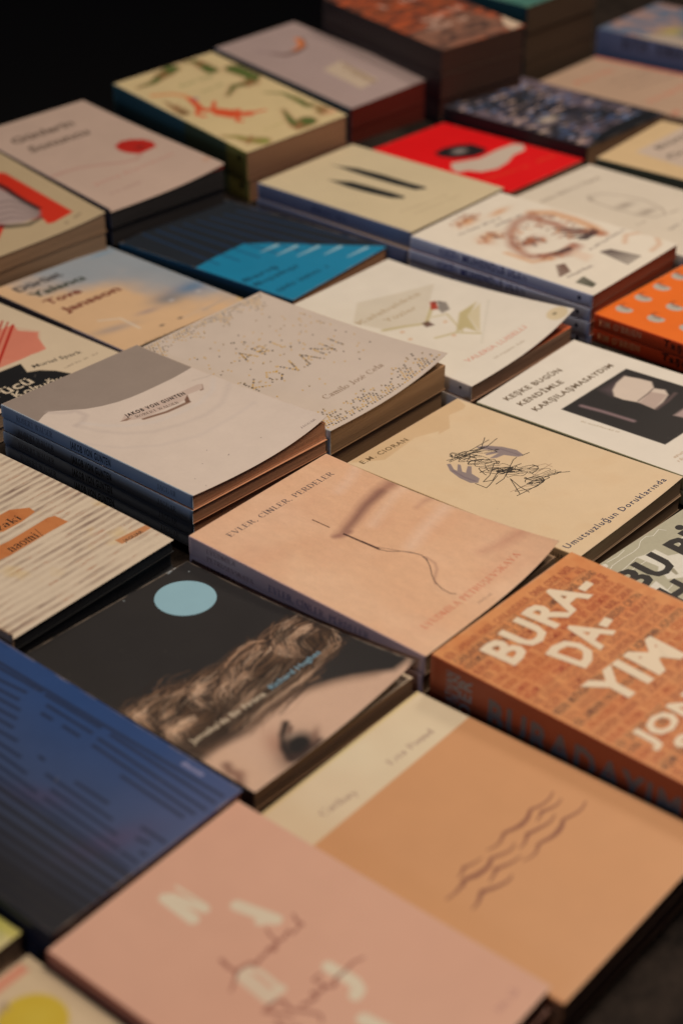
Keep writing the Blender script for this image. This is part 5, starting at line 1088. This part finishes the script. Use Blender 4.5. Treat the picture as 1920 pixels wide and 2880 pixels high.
#---- beige
LF['beige'] = [(.5, 2, 1)]
c = Cover(QW['beige'], QL['beige'], .9, (186, 146, 118), 281)
for a, b, h, k in [((29.4, 39.2), (97.8, 46.8), 9, (206, 96, 66)), ((57.7, 67.4), (141.9, 81.2), 4, (124, 96, 80)), ((50.6, 82.1), (145.1, 96), 4, (124, 96, 80)), ((52.7, 99.3), (135.7, 113.8), 4, (124, 96, 80)), ((26.6, 139), (99, 142.8), 7, (206, 110, 84)), ((4.6, 181.2), (76.1, 187.3), 8, (196, 80, 56)), ((89.1, 148.5), (150.5, 154.2), 4, (124, 96, 80))]: c.smudge(a, b, h, k, .8)
c.poly([(c.w-7, 0), (c.w, 0), (c.w, c.l), (c.w-7, c.l)], (200, 90, 66), .8, 1)
c.grain(26, .04)
stack('beige', Q['beige'], 1, .013, c, LF['beige'], 'beige paperback with rows of red and grey lettering behind the city lights book', block=(.4, .3, .22), spine_c=(150, 116, 94))

#---- bluespine
LF['bluespine'] = [(.5, 2, 1)]
c = Cover(QW['bluespine'], QL['bluespine'], .9, (160, 124, 114), 291)
c.wash((84, 104, 124), 18, .42, .6, .9, 1); c.blob(*(41.8, 75.5), 26, 16, (176, 150, 76), .9, 0, soft=1.2); c.poly([(-0.5, 47.8),(33.9, 80.2),(20.6, 170.4),(-2.1, 115.7)], (182, 154, 130), .9, 3)
c.smudge((43.1, -1.3), (111.9, 0.5), 9, (110, 84, 80), .8)
c.grain(20, .06)
sp('bluespine', 's', 'BÜYÜK', (35.1, 16.7), (70.4, 15.2), 13, (40, 42, 60), 'sans', .05); sp('bluespine', 's', 'ROMANI', (81.1, 15.8), (116.1, 14.2), 13, (40, 42, 60), 'sans', .05)
stack('bluespine', Q['bluespine'], 1, .040, c, LF['bluespine'], 'thick paperback with blue and yellow cover and slate blue spine, top right', block=(.4, .3, .22), spine_c=(78, 84, 112))

#---- thriller
LF['thriller'] = [(.5, 2, 1)]
c = Cover(QW['thriller'], QL['thriller'], .9, (176, 78, 42), 301)
c.wash((110, 60, 40), 20, .45, .65, .9, 1, 9); c.poly([(4.3, 141.7),(99.9, 122.1),(122.2, 195.5),(-5.5, 203.8),(-8.5, 210)], (134, 90, 70), .9, 5); c.wash((60, 42, 38), 16, .5, .66, .8, 4, 8)
for a, b, h in [((34.5, 66.3), (97.1, 61.8), 11), ((37.5, 124.5), (103.3, 118.4), 10), ((31.2, 150), (73.1, 120.6), 8), ((32.4, 150.9), (96.3, 144.5), 8)]: c.smudge(a, b, h, (206, 160, 136), .8)
c.poly([(120.5, 163.3),(133.8, 160.7),(130.8, 186.6),(122.2, 195.5),(102.6, 198.6),(105.7, 182.8)], (206, 170, 140), 1, 1)
stack('thriller', Q['thriller'], 3, .0275, c, LF['thriller'], 'burnt orange paperback with blurred pale lettering on top of a tall dark stack', block=(.10, .06, .05), spine_c=(44, 34, 34),
      under='dark-edged paperback in the burnt orange stack', group='copies of the burnt orange book')

#---- teal
LF['teal'] = [(.5, 2, 1)]
c = Cover(QW['teal'], QL['teal'], 1.0, (70, 110, 96), 311)
c.wash((120, 150, 110), 20, .4, .7, .7, 1)
stack('teal', Q['teal'], 3, .031, c, LF['teal'], 'thick teal-covered paperback crowning the tallest stack at the top edge', block=(.11, .08, .06), spine_c=(20, 50, 58),
      under='thick teal-spined paperback of the tallest stack', group='copies of the thick teal book')

#---- green
LF['green'] = [(.5, 2, 1)]
c = Cover(QW['green'], QL['green'], 1.0, (206, 180, 120), 321)
c.blob(c.w-10, c.l-45, 40, 34, (74, 104, 44), 1, 0, soft=.3); c.poly([(c.w-6, 0), (c.w, 0), (c.w, c.l), (c.w-6, c.l)], (196, 176, 80), .8, 2)
c.grain(20, .05)
stack('green', Q['green'], 2, .0148, c, LF['green'], 'pale yellow paperback with a leafy green picture at the lower left edge', block=(.45, .32, .22), spine_c=(120, 110, 70),
      under='pale paperback under the leafy green one', group='copies of the leafy green picture book')

#---- yellow
LF['yellow'] = [(.5, 2, 1)]
c = Cover(QW['yellow'], QL['yellow'], .8, (202, 168, 130), 331)
c.poly([(-5, 1.5), (c.w-6, 1.5), (c.w-6, 8), (-5, 8)], (204, 130, 100), 1, .6)
p_ = (108.8, 33.2); c.blob(p_[0], p_[1], 17, 17, (196, 158, 44), 1, 0, soft=.05)
c.blob(p_[0]+2, p_[1], 12, 10, (204, 170, 60), .5, 0, soft=1)
c.smudge((101.1, 19.2), (113.4, 18.9), 5, (150, 122, 100), .8)
c.grain(24, .04)
stack('yellow', Q['yellow'], 2, .012, c, LF['yellow'], 'beige paperback with a mustard yellow disc at the bottom left corner', block=(.4, .3, .22), spine_c=(150, 120, 90),
      under='beige paperback under the yellow disc one', group='copies of the yellow disc book')
